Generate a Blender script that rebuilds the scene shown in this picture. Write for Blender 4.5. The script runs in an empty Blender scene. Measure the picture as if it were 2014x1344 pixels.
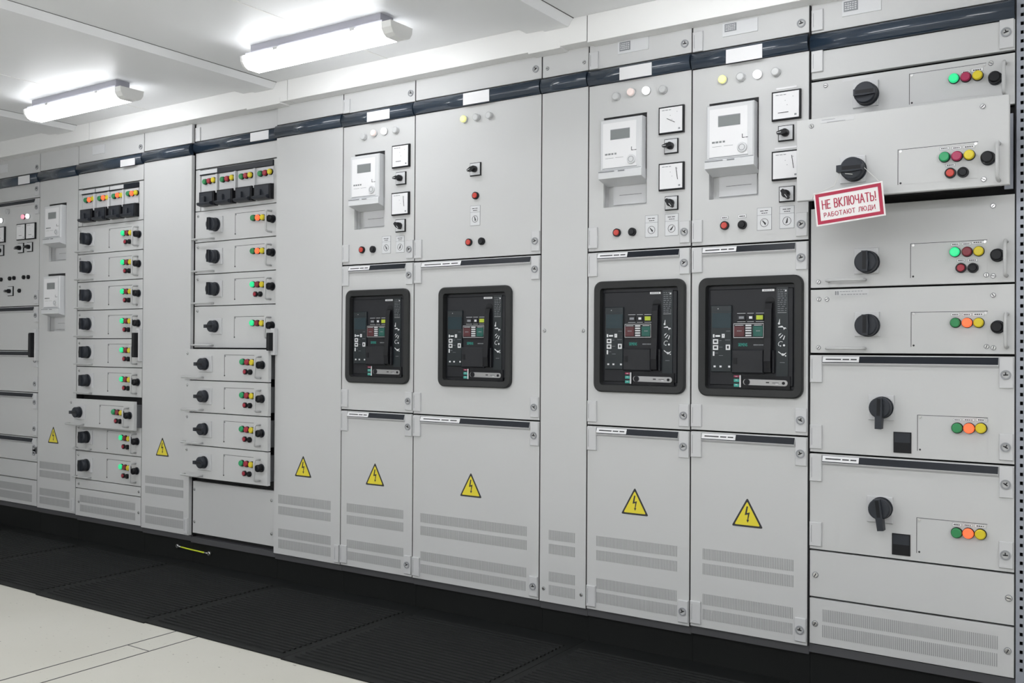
import bpy, bmesh, math, random
from mathutils import Vector, Matrix
random.seed(7)
PI = math.pi
scene = bpy.context.scene
COL = scene.collection

# ------------------------------------------------------------------ camera (calibrated; metres, floor at z=0, cabinet fronts at y=0)
FPX = 1900.0
CAM = Vector((5.33482, -3.04900, 1.05715))
YAW, PIT, ROL = 0.593244908, 0.008637628, 0.006226180
fw = Vector((-math.sin(YAW)*math.cos(PIT), math.cos(YAW)*math.cos(PIT), math.sin(PIT)))
_r = Vector((math.cos(YAW), math.sin(YAW), 0)); _u = _r.cross(fw)
rt = math.cos(ROL)*_r + math.sin(ROL)*_u
up = -math.sin(ROL)*_r + math.cos(ROL)*_u
cd = bpy.data.cameras.new('camera'); cam = bpy.data.objects.new('camera', cd); COL.objects.link(cam)
cd.sensor_width = 36.0; cd.lens = FPX/2014*36.0; cd.clip_start = 0.02
m = Matrix((rt, up, -fw)).transposed().to_4x4(); m.translation = CAM
cam.matrix_world = m
scene.camera = cam

def U(px, py, Y=0.0):
    """measured photo coordinate -> (x, z) on the real plane y=Y"""
    d = fw + (px-1007)/FPX*rt - (py-672)/FPX*up
    t = (Y-CAM.y)/d.y
    p = CAM + t*d
    return p.x, p.z
def RC(xl, xr, yt, yb, Y=0.0):
    ym = (yt+yb)/2; xm = (xl+xr)/2
    return U(xl, ym, Y)[0], U(xr, ym, Y)[0], U(xm, yb, Y)[1], U(xm, yt, Y)[1]

# ------------------------------------------------------------------ materials
def mat(name, col, rough=0.5, metal=0.0, emit=None, es=0.0, bump=None, spec=0.5, coat=0.0, var=0.0, varscale=3.0):
    m = bpy.data.materials.new(name); m.use_nodes = True
    nt = m.node_tree; b = nt.nodes['Principled BSDF']
    b.inputs['Base Color'].default_value = (*col, 1)
    b.inputs['Roughness'].default_value = rough
    b.inputs['Metallic'].default_value = metal
    b.inputs['Specular IOR Level'].default_value = spec
    b.inputs['Coat Weight'].default_value = coat
    if emit:
        b.inputs['Emission Color'].default_value = (*emit, 1)
        b.inputs['Emission Strength'].default_value = es
    tc = nt.nodes.new('ShaderNodeTexCoord')
    n = nt.nodes.new('ShaderNodeTexNoise'); n.inputs['Scale'].default_value = varscale; n.inputs['Detail'].default_value = 3
    nt.links.new(tc.outputs['Object'], n.inputs['Vector'])
    if var > 0:
        r = nt.nodes.new('ShaderNodeValToRGB')
        r.color_ramp.elements[0].color = tuple(c*(1-var) for c in col)+(1,)
        r.color_ramp.elements[1].color = tuple(min(1, c*(1+var)) for c in col)+(1,)
        nt.links.new(n.outputs['Fac'], r.inputs['Fac']); nt.links.new(r.outputs['Color'], b.inputs['Base Color'])
    if bump:
        n2 = nt.nodes.new('ShaderNodeTexNoise'); n2.inputs['Scale'].default_value = bump[0]; n2.inputs['Detail'].default_value = 2
        nt.links.new(tc.outputs['Object'], n2.inputs['Vector'])
        bp = nt.nodes.new('ShaderNodeBump'); bp.inputs['Strength'].default_value = bump[1]; bp.inputs['Distance'].default_value = 0.002
        nt.links.new(n2.outputs['Fac'], bp.inputs['Height']); nt.links.new(bp.outputs['Normal'], b.inputs['Normal'])
    return m
M = {}
M['paint'] = mat('cabinet_paint', (0.59, 0.595, 0.60), 0.5, spec=0.35, bump=(900, 0.04), var=0.015)
M['paint2'] = mat('cover_paint', (0.60, 0.605, 0.62), 0.38)
M['dpaint'] = mat('grey_metal', (0.30, 0.31, 0.33), 0.5)
M['vent'] = mat('vent_slot_dark', (0.35, 0.355, 0.36), 0.7)
M['void'] = mat('gap_shade_black', (0.012, 0.012, 0.014), 0.7)  # near-black put into gaps and recesses in place of their shade
M['navy'] = mat('navy_fascia', (0.022, 0.037, 0.060), 0.16, coat=0.3, var=0.05)
M['strip'] = mat('label_channel', (0.008, 0.011, 0.018), 0.35, spec=0.3)
M['white'] = mat('white_label', (0.80, 0.80, 0.82), 0.45)
M['white2'] = mat('meter_white', (0.66, 0.67, 0.69), 0.35)
M['ink'] = mat('ink', (0.03, 0.03, 0.035), 0.6)
M['ink2'] = mat('grey_ink', (0.25, 0.26, 0.28), 0.6)
M['black'] = mat('black_plastic', (0.006, 0.0065, 0.009), 0.4, spec=0.3)
M['dgrey'] = mat('dark_grey_plastic', (0.026, 0.030, 0.039), 0.45, spec=0.35)
M['bezel'] = mat('breaker_bezel', (0.022, 0.023, 0.024), 0.5, spec=0.35)
M['bface'] = mat('breaker_face', (0.010, 0.011, 0.015), 0.4, spec=0.35)
M['bface2'] = mat('breaker_cover', (0.016, 0.017, 0.021), 0.38, spec=0.35)
M['trip'] = mat('trip_unit_face', (0.008, 0.014, 0.018), 0.3)
M['screen'] = mat('trip_unit_screen', (0.015, 0.035, 0.045), 0.15)
M['iconw'] = mat('white_print', (0.75, 0.76, 0.78), 0.5)
M['teal'] = mat('teal_print', (0.04, 0.36, 0.30), 0.45)
M['chrome'] = mat('brushed_silver', (0.42, 0.42, 0.43), 0.3, metal=0.8)
M['steel'] = mat('screw_steel', (0.62, 0.62, 0.62), 0.25, metal=0.9)
M['handle'] = mat('handle_grey', (0.52, 0.525, 0.53), 0.3)
M['grn'] = mat('green_lens', (0.03, 0.26, 0.09), 0.3)
M['grn_l'] = mat('green_lens_lit', (0.02, 0.5, 0.2), 0.3, emit=(0.03, 0.85, 0.32), es=0.28)
M['grn_d'] = mat('green_lens_deep', (0.02, 0.35, 0.13), 0.3)
M['red'] = mat('red_lens', (0.22, 0.02, 0.035), 0.3)
M['mag'] = mat('magenta_lens', (0.40, 0.02, 0.09), 0.3)
M['red_l'] = mat('red_lens_lit', (0.9, 0.10, 0.04), 0.3, emit=(1.0, 0.16, 0.05), es=0.42)
M['yel'] = mat('yellow_lens', (0.72, 0.58, 0.02), 0.35)
M['redb'] = mat('red_button', (0.55, 0.045, 0.03), 0.35)
M['redb2'] = mat('crimson_button', (0.35, 0.02, 0.04), 0.35)
M['clr'] = mat('clear_lens', (0.60, 0.61, 0.62), 0.2)
M['pnk_l'] = mat('pale_pink_lens_lit', (0.8, 0.7, 0.68), 0.3, emit=(1, 0.75, 0.68), es=0.1)
M['pink_l'] = mat('pink_lens_lit', (0.9, 0.4, 0.5), 0.3, emit=(1, 0.35, 0.45), es=0.3)
M['wht_l'] = mat('white_lens_lit', (0.9, 0.9, 0.95), 0.3, emit=(1, 1, 1), es=0.9)
M['yel_l'] = mat('pale_yellow_lens_lit', (0.9, 0.9, 0.4), 0.3, emit=(1, 1, 0.35), es=0.2)
M['lcd'] = mat('lcd_grey', (0.22, 0.235, 0.24), 0.25)
M['sign_y'] = mat('sign_yellow', (0.80, 0.68, 0.04), 0.4)
M['crim'] = mat('placard_crimson', (0.42, 0.012, 0.055), 0.45)
M['plac'] = mat('placard_white', (0.82, 0.80, 0.80), 0.4)
M['string'] = mat('white_string', (0.75, 0.75, 0.73), 0.7)
M['earth'] = mat('yellow_green_insulation', (0.62, 0.75, 0.03), 0.4)
M['rubber'] = mat('black_rubber', (0.0085, 0.0095, 0.0095), 0.6, spec=0.22, var=0.25, varscale=2.0)
M['plinth'] = mat('plinth_grey', (0.075, 0.075, 0.082), 0.5)
M['ceil'] = mat('ceiling_white', (0.87, 0.88, 0.895), 0.45, bump=(6, 0.05))
M['soff'] = mat('duct_white', (0.88, 0.88, 0.875), 0.45)
M['soffu'] = mat('duct_joint', (0.10, 0.10, 0.10), 0.7)
M['wall'] = mat('wall_white', (0.84, 0.84, 0.83), 0.6)
M['diff'] = mat('lamp_diffuser_lit', (0.95, 0.95, 0.97), 0.4, emit=(0.975, 0.988, 1.0), es=5.7)
M['diff_fill'] = mat('fill_lamp_diffuser_lit', (0.95, 0.95, 0.97), 0.4, emit=(0.975, 0.988, 1.0), es=7.8)  # stronger glow for the added fill lamps
M['lend'] = mat('lamp_endcap', (0.85, 0.85, 0.84), 0.4)
M['lhou'] = mat('lamp_housing', (0.42, 0.42, 0.47), 0.5)
M['post'] = mat('galvanised_post', (0.33, 0.35, 0.40), 0.4, metal=0.2)
M['yl'] = mat('lime_window', (0.45, 0.55, 0.03), 0.4)
M['rdim'] = mat('dim_red_flap', (0.09, 0.02, 0.025), 0.3)
M['gdim'] = mat('dim_green_flap', (0.01, 0.10, 0.08), 0.3)

# linoleum floor: cream with dark scuffs
def floor_mat():
    m = bpy.data.materials.new('linoleum'); m.use_nodes = True; nt = m.node_tree; b = nt.nodes['Principled BSDF']
    b.inputs['Roughness'].default_value = 0.55
    tc = nt.nodes.new('ShaderNodeTexCoord')
    n1 = nt.nodes.new('ShaderNodeTexNoise'); n1.inputs['Scale'].default_value = 1.7; n1.inputs['Detail'].default_value = 5
    mp = nt.nodes.new('ShaderNodeMapping'); mp.inputs['Scale'].default_value = (26, 52, 1)
    n2 = nt.nodes.new('ShaderNodeTexNoise'); n2.inputs['Scale'].default_value = 1.6; n2.inputs['Detail'].default_value = 6
    nt.links.new(tc.outputs['Object'], n1.inputs['Vector']); nt.links.new(tc.outputs['Object'], mp.inputs['Vector']); nt.links.new(mp.outputs['Vector'], n2.inputs['Vector'])
    r1 = nt.nodes.new('ShaderNodeValToRGB'); r1.color_ramp.elements[0].color = (0.54, 0.525, 0.465, 1); r1.color_ramp.elements[1].color = (0.64, 0.63, 0.58, 1)
    r2 = nt.nodes.new('ShaderNodeValToRGB'); r2.color_ramp.elements[0].position = 0.24; r2.color_ramp.elements[0].color = (0.25, 0.24, 0.22, 1)
    r2.color_ramp.elements[1].position = 0.33; r2.color_ramp.elements[1].color = (1, 1, 1, 1)
    mx = nt.nodes.new('ShaderNodeMixRGB'); mx.blend_type = 'MULTIPLY'; mx.inputs[0].default_value = 0.9
    nt.links.new(n1.outputs['Fac'], r1.inputs['Fac']); nt.links.new(n2.outputs['Fac'], r2.inputs['Fac'])
    nt.links.new(r1.outputs['Color'], mx.inputs[1]); nt.links.new(r2.outputs['Color'], mx.inputs[2]); nt.links.new(mx.outputs['Color'], b.inputs['Base Color'])
    return m
M['floor'] = floor_mat()

# ------------------------------------------------------------------ mesh building
class MB:
    def __init__(s): s.v = []; s.f = []; s.mi = []; s.sm = []; s.mats = []
    def mid(s, k):
        if k not in s.mats: s.mats.append(k)
        return s.mats.index(k)
    def face(s, idx, k, smooth=False): s.f.append(idx); s.mi.append(s.mid(k)); s.sm.append(smooth)
    def add(s, pts, faces, k, smooth=False):
        o = len(s.v); s.v += [tuple(p) for p in pts]
        for f in faces: s.face([o+i for i in f], k, smooth)
    def box(s, x0, x1, y0, y1, z0, z1, k, bev=0.0):
        if x1 < x0: x0, x1 = x1, x0
        if bev <= 0:
            s.add([(x0,y0,z0),(x1,y0,z0),(x1,y1,z0),(x0,y1,z0),(x0,y0,z1),(x1,y0,z1),(x1,y1,z1),(x0,y1,z1)],
                  [(0,1,5,4),(1,2,6,5),(2,3,7,6),(3,0,4,7),(4,5,6,7),(3,2,1,0)], k)
        else:   # front edges (towards -y) chamfered
            b = bev
            s.add([(x0,y1,z0),(x1,y1,z0),(x1,y1,z1),(x0,y1,z1),
                   (x0,y0+b,z0),(x1,y0+b,z0),(x1,y0+b,z1),(x0,y0+b,z1),
                   (x0+b,y0,z0+b),(x1-b,y0,z0+b),(x1-b,y0,z1-b),(x0+b,y0,z1-b)],
                  [(3,2,1,0),(0,1,5,4),(1,2,6,5),(2,3,7,6),(3,0,4,7),(4,5,9,8),(5,6,10,9),(6,7,11,10),(7,4,8,11),(8,9,10,11)], k)
        return s
    def disc(s, cx, cz, r, y0, y1, k, n=24, r2=None, kf=None, bev=0.0):
        """cylinder along y; y0 is the front (towards -y); r2 front radius"""
        r2 = r if r2 is None else r2
        rings = [(y1, r), (y0+bev, r2 if bev == 0 else r)] + ([(y0, r2-bev)] if bev > 0 else [])
        o = len(s.v)
        for (y, rr) in rings:
            for i in range(n):
                a = 2*PI*i/n; s.v.append((cx+rr*math.cos(a), y, cz+rr*math.sin(a)))
        for q in range(len(rings)-1):
            for i in range(n):
                j = (i+1) % n
                s.face([o+q*n+i, o+q*n+j, o+(q+1)*n+j, o+(q+1)*n+i], k, True)
        L = len(rings)-1
        s.face([o+L*n+i for i in range(n)], kf or k)
        s.face([o+i for i in reversed(range(n))], k)
        return s
    def ring(s, cx, cz, r0, r1, y0, y1, k, n=24):
        o = len(s.v)
        for (r, y) in ((r1, y1), (r1, y0), (r0, y0), (r0, y1)):
            for i in range(n):
                a = 2*PI*i/n; s.v.append((cx+r*math.cos(a), y, cz+r*math.sin(a)))
        for q in range(3):
            for i in range(n):
                j = (i+1) % n; s.face([o+q*n+i, o+q*n+j, o+(q+1)*n+j, o+(q+1)*n+i], k, False)
        return s
    def prism(s, pts, y0, y1, k, kside=None):
        """polygon pts in (x,z), extruded from y0 (front) to y1"""
        n = len(pts); o = len(s.v)
        s.v += [(p[0], y0, p[1]) for p in pts] + [(p[0], y1, p[1]) for p in pts]
        s.face([o+i for i in range(n)], k); s.face([o+n+i for i in reversed(range(n))], kside or k)
        for i in range(n):
            j = (i+1) % n; s.face([o+j, o+i, o+n+i, o+n+j], kside or k)
        return s
    def xprism(s, pts, x0, x1, k, smooth=False):
        """polygon pts in (y,z) extruded along x"""
        n = len(pts); o = len(s.v)
        s.v += [(x0, p[0], p[1]) for p in pts] + [(x1, p[0], p[1]) for p in pts]
        s.face([o+i for i in range(n)], k); s.face([o+n+i for i in reversed(range(n))], k)
        for i in range(n):
            j = (i+1) % n; s.face([o+j, o+i, o+n+i, o+n+j], k, smooth)
        return s
    def tube(s, path, r, k, n=10):
        o0 = len(s.v); P = [Vector(p) for p in path]
        prev = None
        for i, p in enumerate(P):
            d = (P[min(i+1, len(P)-1)]-P[max(i-1, 0)]).normalized()
            if prev is None:
                a = Vector((0, 0, 1)) if abs(d.z) < 0.9 else Vector((1, 0, 0))
                u = d.cross(a).normalized()
            else:
                u = (prev - d*prev.dot(d)).normalized()
            prev = u; w = d.cross(u)
            for q in range(n):
                a = 2*PI*q/n; s.v.append(tuple(p + r*(math.cos(a)*u+math.sin(a)*w)))
        for i in range(len(P)-1):
            for q in range(n):
                t = (q+1) % n; s.face([o0+i*n+q, o0+i*n+t, o0+(i+1)*n+t, o0+(i+1)*n+q], k, True)
        s.face([o0+q for q in reversed(range(n))], k); s.face([o0+(len(P)-1)*n+q for q in range(n)], k)
        return s
    def panel(s, x0, x1, z0, z1, y0, y1, holes, k):
        """flat sheet with rectangular holes (front y0, back y1)"""
        xs = sorted(set([x0, x1]+[h[i] for h in holes for i in (0, 1)])); zs = sorted(set([z0, z1]+[h[i] for h in holes for i in (2, 3)]))
        inh = lambda x, z: any(h[0] < x < h[1] and h[2] < z < h[3] for h in holes)
        for i in range(len(xs)-1):
            for j in range(len(zs)-1):
                a, b, c, d = xs[i], xs[i+1], zs[j], zs[j+1]
                if inh((a+b)/2, (c+d)/2): continue
                s.add([(a,y0,c),(b,y0,c),(b,y0,d),(a,y0,d)], [(0,1,2,3)], k)
                s.add([(a,y1,c),(b,y1,c),(b,y1,d),(a,y1,d)], [(3,2,1,0)], k)
        for (a, b, c, d, sg) in [(x0, x1, z0, z1, 1)]+[(h[0], h[1], h[2], h[3], -1) for h in holes]:
            q = [(a,c),(b,c),(b,d),(a,d)]
            for i in range(4):
                p, r = q[i], q[(i+1) % 4]
                f = (0,3,2,1) if sg > 0 else (0,1,2,3)
                s.add([(p[0],y0,p[1]),(r[0],y0,r[1]),(r[0],y1,r[1]),(p[0],y1,p[1])], [f], k)
        return s
    def mesh(s, name):
        me = bpy.data.meshes.new(name); me.from_pydata(s.v, [], s.f)
        for k in s.mats: me.materials.append(M[k])
        for i, p in enumerate(me.polygons): p.material_index = s.mi[i]; p.use_smooth = s.sm[i]
        me.update()
        bm = bmesh.new(); bm.from_mesh(me); bmesh.ops.recalc_face_normals(bm, faces=bm.faces); bm.to_mesh(me); bm.free()
        return me

WP = {}     # world position of every parent we make
def link(name, me, parent, loc=(0, 0, 0), rot=(0, 0, 0), label=None):
    """loc is in world metres"""
    o = bpy.data.objects.new(name, me.mesh(name) if isinstance(me, MB) else me); COL.objects.link(o)
    loc = Vector(loc); WP[o.name] = loc
    if parent is not None:
        o.parent = parent; o.location = loc-WP[parent.name]
    else: o.location = loc
    o.rotation_euler = rot
    if label: o['label'] = label
    return o
def part(name, mb, parent, label=None):
    """mesh built in world coordinates -> object whose origin sits at its own middle"""
    xs = [v[0] for v in mb.v]; ys = [v[1] for v in mb.v]; zs = [v[2] for v in mb.v]
    c = ((min(xs)+max(xs))/2, (min(ys)+max(ys))/2, (min(zs)+max(zs))/2)
    mb.v = [(a-c[0], b-c[1], d-c[2]) for a, b, d in mb.v]
    return link(name, mb, parent, c, label=label)
def thing(name, label, cat, loc, group=None):
    o = bpy.data.objects.new(name, None); COL.objects.link(o); o.location = loc; o.empty_display_size = 0.1
    o['label'] = label; o['category'] = cat
    if group: o['group'] = group
    WP[o.name] = Vector(loc); return o
def tag(o, label, cat, group=None):
    o['label'] = label; o['category'] = cat
    if group: o['group'] = group
    return o
def struct(name, mb):
    o = part(name, mb, None); o['kind'] = 'structure'; return o
CACHE = {}
def cached(key, fn):
    if key not in CACHE: CACHE[key] = fn().mesh(key if isinstance(key, str) else key[0])
    return CACHE[key]

# ------------------------------------------------------------------ small hardware
def lamp_mesh(k, r=0.015):
    def f():
        b = MB(); b.disc(0, 0, r, -0.006, 0, 'paint2' if k in ('clr', 'pnk_l', 'wht_l', 'yel_l') else 'black', 24)
        b.disc(0, 0, r*0.9, -0.016, -0.004, k, 24, bev=0.003); return b
    return cached(('lamp', k, r), f)
def lamp(parent, px, py, k, Y=0, r=0.015, label=None, d=0.010):
    x, z = U(px, py, Y-d); return link('indicator_lamp', lamp_mesh(k, r), parent, (x, Y, z), label=label)
def button_mesh(k, r=0.0145):
    def f():
        b = MB(); b.disc(0, 0, r, -0.009, 0, 'black', 24)
        b.disc(0, 0, r*0.74, -0.013, -0.006, k, 24, bev=0.002); return b
    return cached(('button', k, r), f)
def button(parent, px, py, k, Y=0, r=0.0145, label=None):
    x, z = U(px, py, Y-0.010); return link('push_button', button_mesh(k, r), parent, (x, Y, z), label=label)
def stub_mesh():        # tall black rotary stub beside the drawer handles
    def f():
        b = MB(); b.disc(0, 0, 0.0165, -0.030, 0, 'black', 24, bev=0.004); b.disc(0, 0, 0.019, -0.005, 0, 'dgrey', 24); return b
    return cached('stub', f)
def stub(parent, px, py, Y=0):
    x, z = U(px, py, Y-0.024); return link('black_knob', stub_mesh(), parent, (x, Y, z))
def screw_mesh():
    def f():
        b = MB(); b.disc(0, 0, 0.0062, -0.0030, 0, 'steel', 14, bev=0.001); b.box(-0.0045, 0.0045, -0.0034, -0.0025, -0.001, 0.001, 'ink'); b.ring(0, 0, 0.0062, 0.0074, -0.0008, 0, 'ink2', 14); return b
    return cached('screw', f)
def screw(parent, px, py, Y=0, rot=None):
    x, z = U(px, py, Y); return link('screw', screw_mesh(), parent, (x, Y, z), (0, random.uniform(0, PI) if rot is None else rot, 0))
def latch_mesh():
    def f():
        b = MB(); b.ring(0, 0, 0.0095, 0.0135, -0.0035, 0, 'dpaint', 24); b.disc(0, 0, 0.0095, -0.0015, 0, 'handle', 20)
        b.box(-0.0065, 0.0065, -0.003, -0.001, -0.0016, 0.0016, 'ink'); b.box(-0.0016, 0.0016, -0.003, -0.001, -0.0016, 0.0075, 'ink'); return b
    return cached('latch', f)
def latch_xz(parent, x, z, Y=0, light=False):
    return link('quarter_turn_latch', latch_mesh(), parent, (x, Y, z), (0, random.uniform(-.7, .7), 0))
def hinge(parent, x0, x1, z0, z1, Y=0):
    b = MB(); b.box(x0, x1, Y-0.007, Y, z0, z1, 'paint2', 0.0015); b.box(x0+0.006, x0+0.0072, Y-0.0075, Y-0.006, z0+0.012, z1-0.01, 'ink2')
    return part('hinge_cover', b, parent)
def latchplate(parent, x0, x1, z0, z1, cz, Y=0):
    b = MB(); b.box(x0, x1, Y-0.006, Y, z0, z1, 'paint2', 0.0015)
    part('latch_plate', b, parent); latch_xz(parent, (x0+x1)/2-0.001, cz, Y-0.006)
def bars(mb, x0, x1, z0, z1, Y, k='ink', n=5, fill=0.75, h=None, seed=0):
    """print too small to read: short dashes"""
    rnd = random.Random(seed); x = x0; w = (x1-x0)/n
    for i in range(n):
        a = x+w*0.05; c = x+w*(0.05+fill*rnd.uniform(.7, 1.15)); mb.box(a, min(c, x1), Y-0.0004, Y, z0, z1, k); x += w
def plate_label(parent, name, x0, x1, z0, z1, Y, th=0.002, k='white', lines=(), label=None):
    b = MB(); b.box(x0, x1, Y-th, Y, z0, z1, k)
    for (fx0, fx1, fz0, fz1, kk, n) in lines:
        w = x1-x0; h = z1-z0; bars(b, x0+fx0*w, x0+fx1*w, z0+fz0*h, z0+fz1*h, Y-th, kk, n, seed=int(fx0*100+n))
    return part(name, b, parent, label)
def vent(parent, xl, xr, yt, yb, Y=0):
    x0, x1, z0, z1 = RC(xl, xr, yt, yb, Y)
    p = 0.0056; n = max(4, int(round((x1-x0)/p))); p = (x1-x0)/n
    b = MB()
    for i in range(n):
        b.box(x0+i*p, x0+i*p+p*0.52, Y-0.0006, Y+0.0005, z0, z1, 'vent')
    return part('vent_slots', b, parent)
def warning(parent, xl, xr, yt, yb, Y=0):
    x0, x1, z0, z1 = RC(xl, xr, yt, yb, Y); cx = (x0+x1)/2; cz = (z0+z1)/2
    def f():
        b = MB(); s = 0.106; h = s*0.90
        def tri(q, y0, y1, k, rr):
            pts = []; V = [(-s/2*q, -h/2*q-0.0*q), (s/2*q, -h/2*q), (0, h/2*q)]
            for i in range(3):
                v = Vector(V[i]); a = (Vector(V[i-1])-v).normalized(); c = (Vector(V[(i+1) % 3])-v).normalized()
                p0 = v+a*rr; p1 = v+c*rr
                for t in (0, .25, .5, .75, 1):
                    pts.append(tuple((1-t)**2*p0+2*t*(1-t)*v+t*t*p1))
            # shift inner triangle so the border is even
            dz = -(1-q)*h*0.165
            b.prism([(p[0], p[1]+dz) for p in pts], y0, y1, k)
        tri(1.0, -0.0008, 0, 'ink', 0.007); tri(0.81, -0.0012, -0.0006, 'sign_y', 0.005)
        z = -0.010
        b.prism([(-0.002, z+0.030), (0.003, z+0.030), (-0.001, z+0.008), (0.009, z+0.011), (0.0035, z-0.014), (0.007, z-0.013), (0.0015, z-0.023), (-0.0025, z-0.013), (0.0005, z-0.014), (0.003, z+0.004), (-0.008, z+0.001)], -0.0016, -0.001, 'ink')
        return b
    return link('warning_sign', cached('warning', f), parent, (cx, Y, cz), label='yellow triangular high voltage sign with black lightning bolt')

# big drawer / door rotary switch
def knob_mesh(ext=0.0):
    def f():
        b = MB(); b.disc(0, 0, 0.035, -0.008, 0, 'dgrey', 28); b.disc(0, 0, 0.033, -0.038, -0.006, 'dgrey', 28, bev=0.004)
        lo = -0.030-ext
        b.prism([(-0.0085, 0.032), (0.0085, 0.032), (0.011, 0.0), (0.0095, lo), (-0.0095, lo), (-0.011, 0.0)], -0.048, -0.02, 'dgrey')
        b.box(-0.0055, 0.0055, -0.0485, -0.047, -0.024, 0.029, 'black')
        return b
    return cached(('switch_knob', ext), f)
def switch(parent, rect, kc, ang=0.0, Y=0, ext=0.0, scale=1.0, kd=0.03):
    x0, x1, z0, z1 = RC(*rect, Y-0.006)
    b = MB(); b.box(x0, x1, Y-0.007, Y, z0, z1, 'paint2', 0.0015); part('switch_plate', b, parent)
    x, z = U(kc[0], kc[1], Y-kd)
    o = link('switch_knob', knob_mesh(ext), parent, (x, Y-0.006, z), (0, ang, 0)); o.scale = (scale, 1, scale)
    return o
def small_switch(cab, rect, ang, Y=0):
    x0, x1, z0, z1 = RC(*rect, Y-0.006); cx = (x0+x1)/2; cz = (z0+z1)/2; h = (x1-x0+z1-z0)/4
    b = MB(); b.box(cx-h, cx+h, Y-0.006, Y, cz-h, cz+h, 'black', 0.001); b.box(cx-h*0.88, cx+h*0.88, Y-0.0075, Y-0.005, cz-h*0.86, cz+h*0.9, 'white2')
    s = part('selector_switch', b, cab)
    def f():
        b = MB(); b.disc(0, 0, 0.0125, -0.016, 0, 'black', 20, bev=0.002); b.prism([(-0.005, 0.013), (0.005, 0.013), (0.0075, -0.004), (0.0035, -0.021), (-0.0035, -0.021), (-0.0075, -0.004)], -0.028, -0.01, 'black')
        b.box(-0.0008, 0.0008, -0.0285, -0.0275, -0.019, -0.006, 'iconw'); return b
    link('selector_knob', cached('selector', f), s, (cx, Y-0.007, cz), (0, ang, 0))
    return s
def panel_meter(cab, rect, needle, Y=0):
    x0, x1, z0, z1 = RC(*rect, Y-0.008); cx = (x0+x1)/2; cz = (z0+z1)/2; h = 0.047
    b = MB(); b.box(cx-h, cx+h, Y-0.010, Y, cz-h, cz+h, 'black', 0.0015); o = part('analog_meter', b, cab)
    g = 0.042
    b = MB(); b.box(cx-g, cx+g, Y-0.0112, Y-0.009, cz-g, cz+g, 'white')
    bars(b, cx-g*0.8, cx+g*0.1, cz+g*0.78, cz+g*0.83, Y-0.0112, 'ink2', 3)
    bars(b, cx+g*0.65, cx+g*0.85, cz-g*0.85, cz-g*0.72, Y-0.0112, 'ink2', 1)
    for (a, c) in ((0.1, 0.0), (-0.05, 0.35), (0.55, 0.6)): b.disc(cx+g*a, cz+g*c, 0.0012, Y-0.0116, Y-0.011, 'ink2', 8)
    part('meter_dial', b, o)
    (ax, az), (bx, bz) = needle
    p = Vector((cx+g*ax, 0, cz+g*az)); q = Vector((cx+g*bx, 0, cz+g*bz)); n = (q-p).normalized(); w = Vector((-n.z, 0, n.x))*0.0009
    b = MB(); b.prism([(v.x, v.z) for v in (p+w, q+w, q-w, p-w)], Y-0.0122, Y-0.0112, 'ink'); part('meter_needle', b, o)
    return o
def pictogram(door, rect, ang, Y=0, kind='picto'):
    x0, x1, z0, z1 = RC(*rect, Y); b = MB(); b.box(x0, x1, Y-0.0008, Y, z0, z1, 'ink2'); e = 0.0012
    b.box(x0+e, x1-e, Y-0.0013, Y-0.0005, z0+e, z1-e, 'white2'); w = x1-x0; h = z1-z0
    b.box(x0, x1, Y-0.0016, Y-0.001, z0+h*0.66, z0+h*0.66+0.001, 'ink2')
    bars(b, x0+w*.2, x1-w*.2, z0+h*0.84, z0+h*0.87, Y-0.0013, 'ink', 2); bars(b, x0+w*.3, x1-w*.25, z0+h*0.74, z0+h*0.77, Y-0.0013, 'ink', 3)
    cx = (x0+x1)/2; cz = z0+h*0.33; b.ring(cx, cz, 0.0125, 0.0138, Y-0.0018, Y-0.001, 'ink', 20)
    c, s = math.cos(ang), math.sin(ang); q = [(-0.003, -0.009), (0.0035, -0.005), (0.001, 0.010), (-0.001, 0.010)]
    b.prism([(cx+a*c-d*s, cz+a*s+d*c) for a, d in q], Y-0.0018, Y-0.001, 'ink')
    return part('pictogram_label', b, door)
def tagplate(door, xl, xr, yt, yb, Y=0, red=False):
    x0, x1, z0, z1 = RC(xl, xr, yt, yb, Y); b = MB(); b.box(x0, x1, Y-0.0008, Y, z0, z1, 'ink2'); e = 0.0008
    b.box(x0+e, x1-e, Y-0.0012, Y-0.0005, z0+e, z1-e, 'white'); bars(b, x0+(x1-x0)*.15, x1-(x1-x0)*.12, z0+(z1-z0)*.35, z0+(z1-z0)*.65, Y-0.0012, 'ink', 4)
    return part('lamp_tag', b, door)
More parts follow.
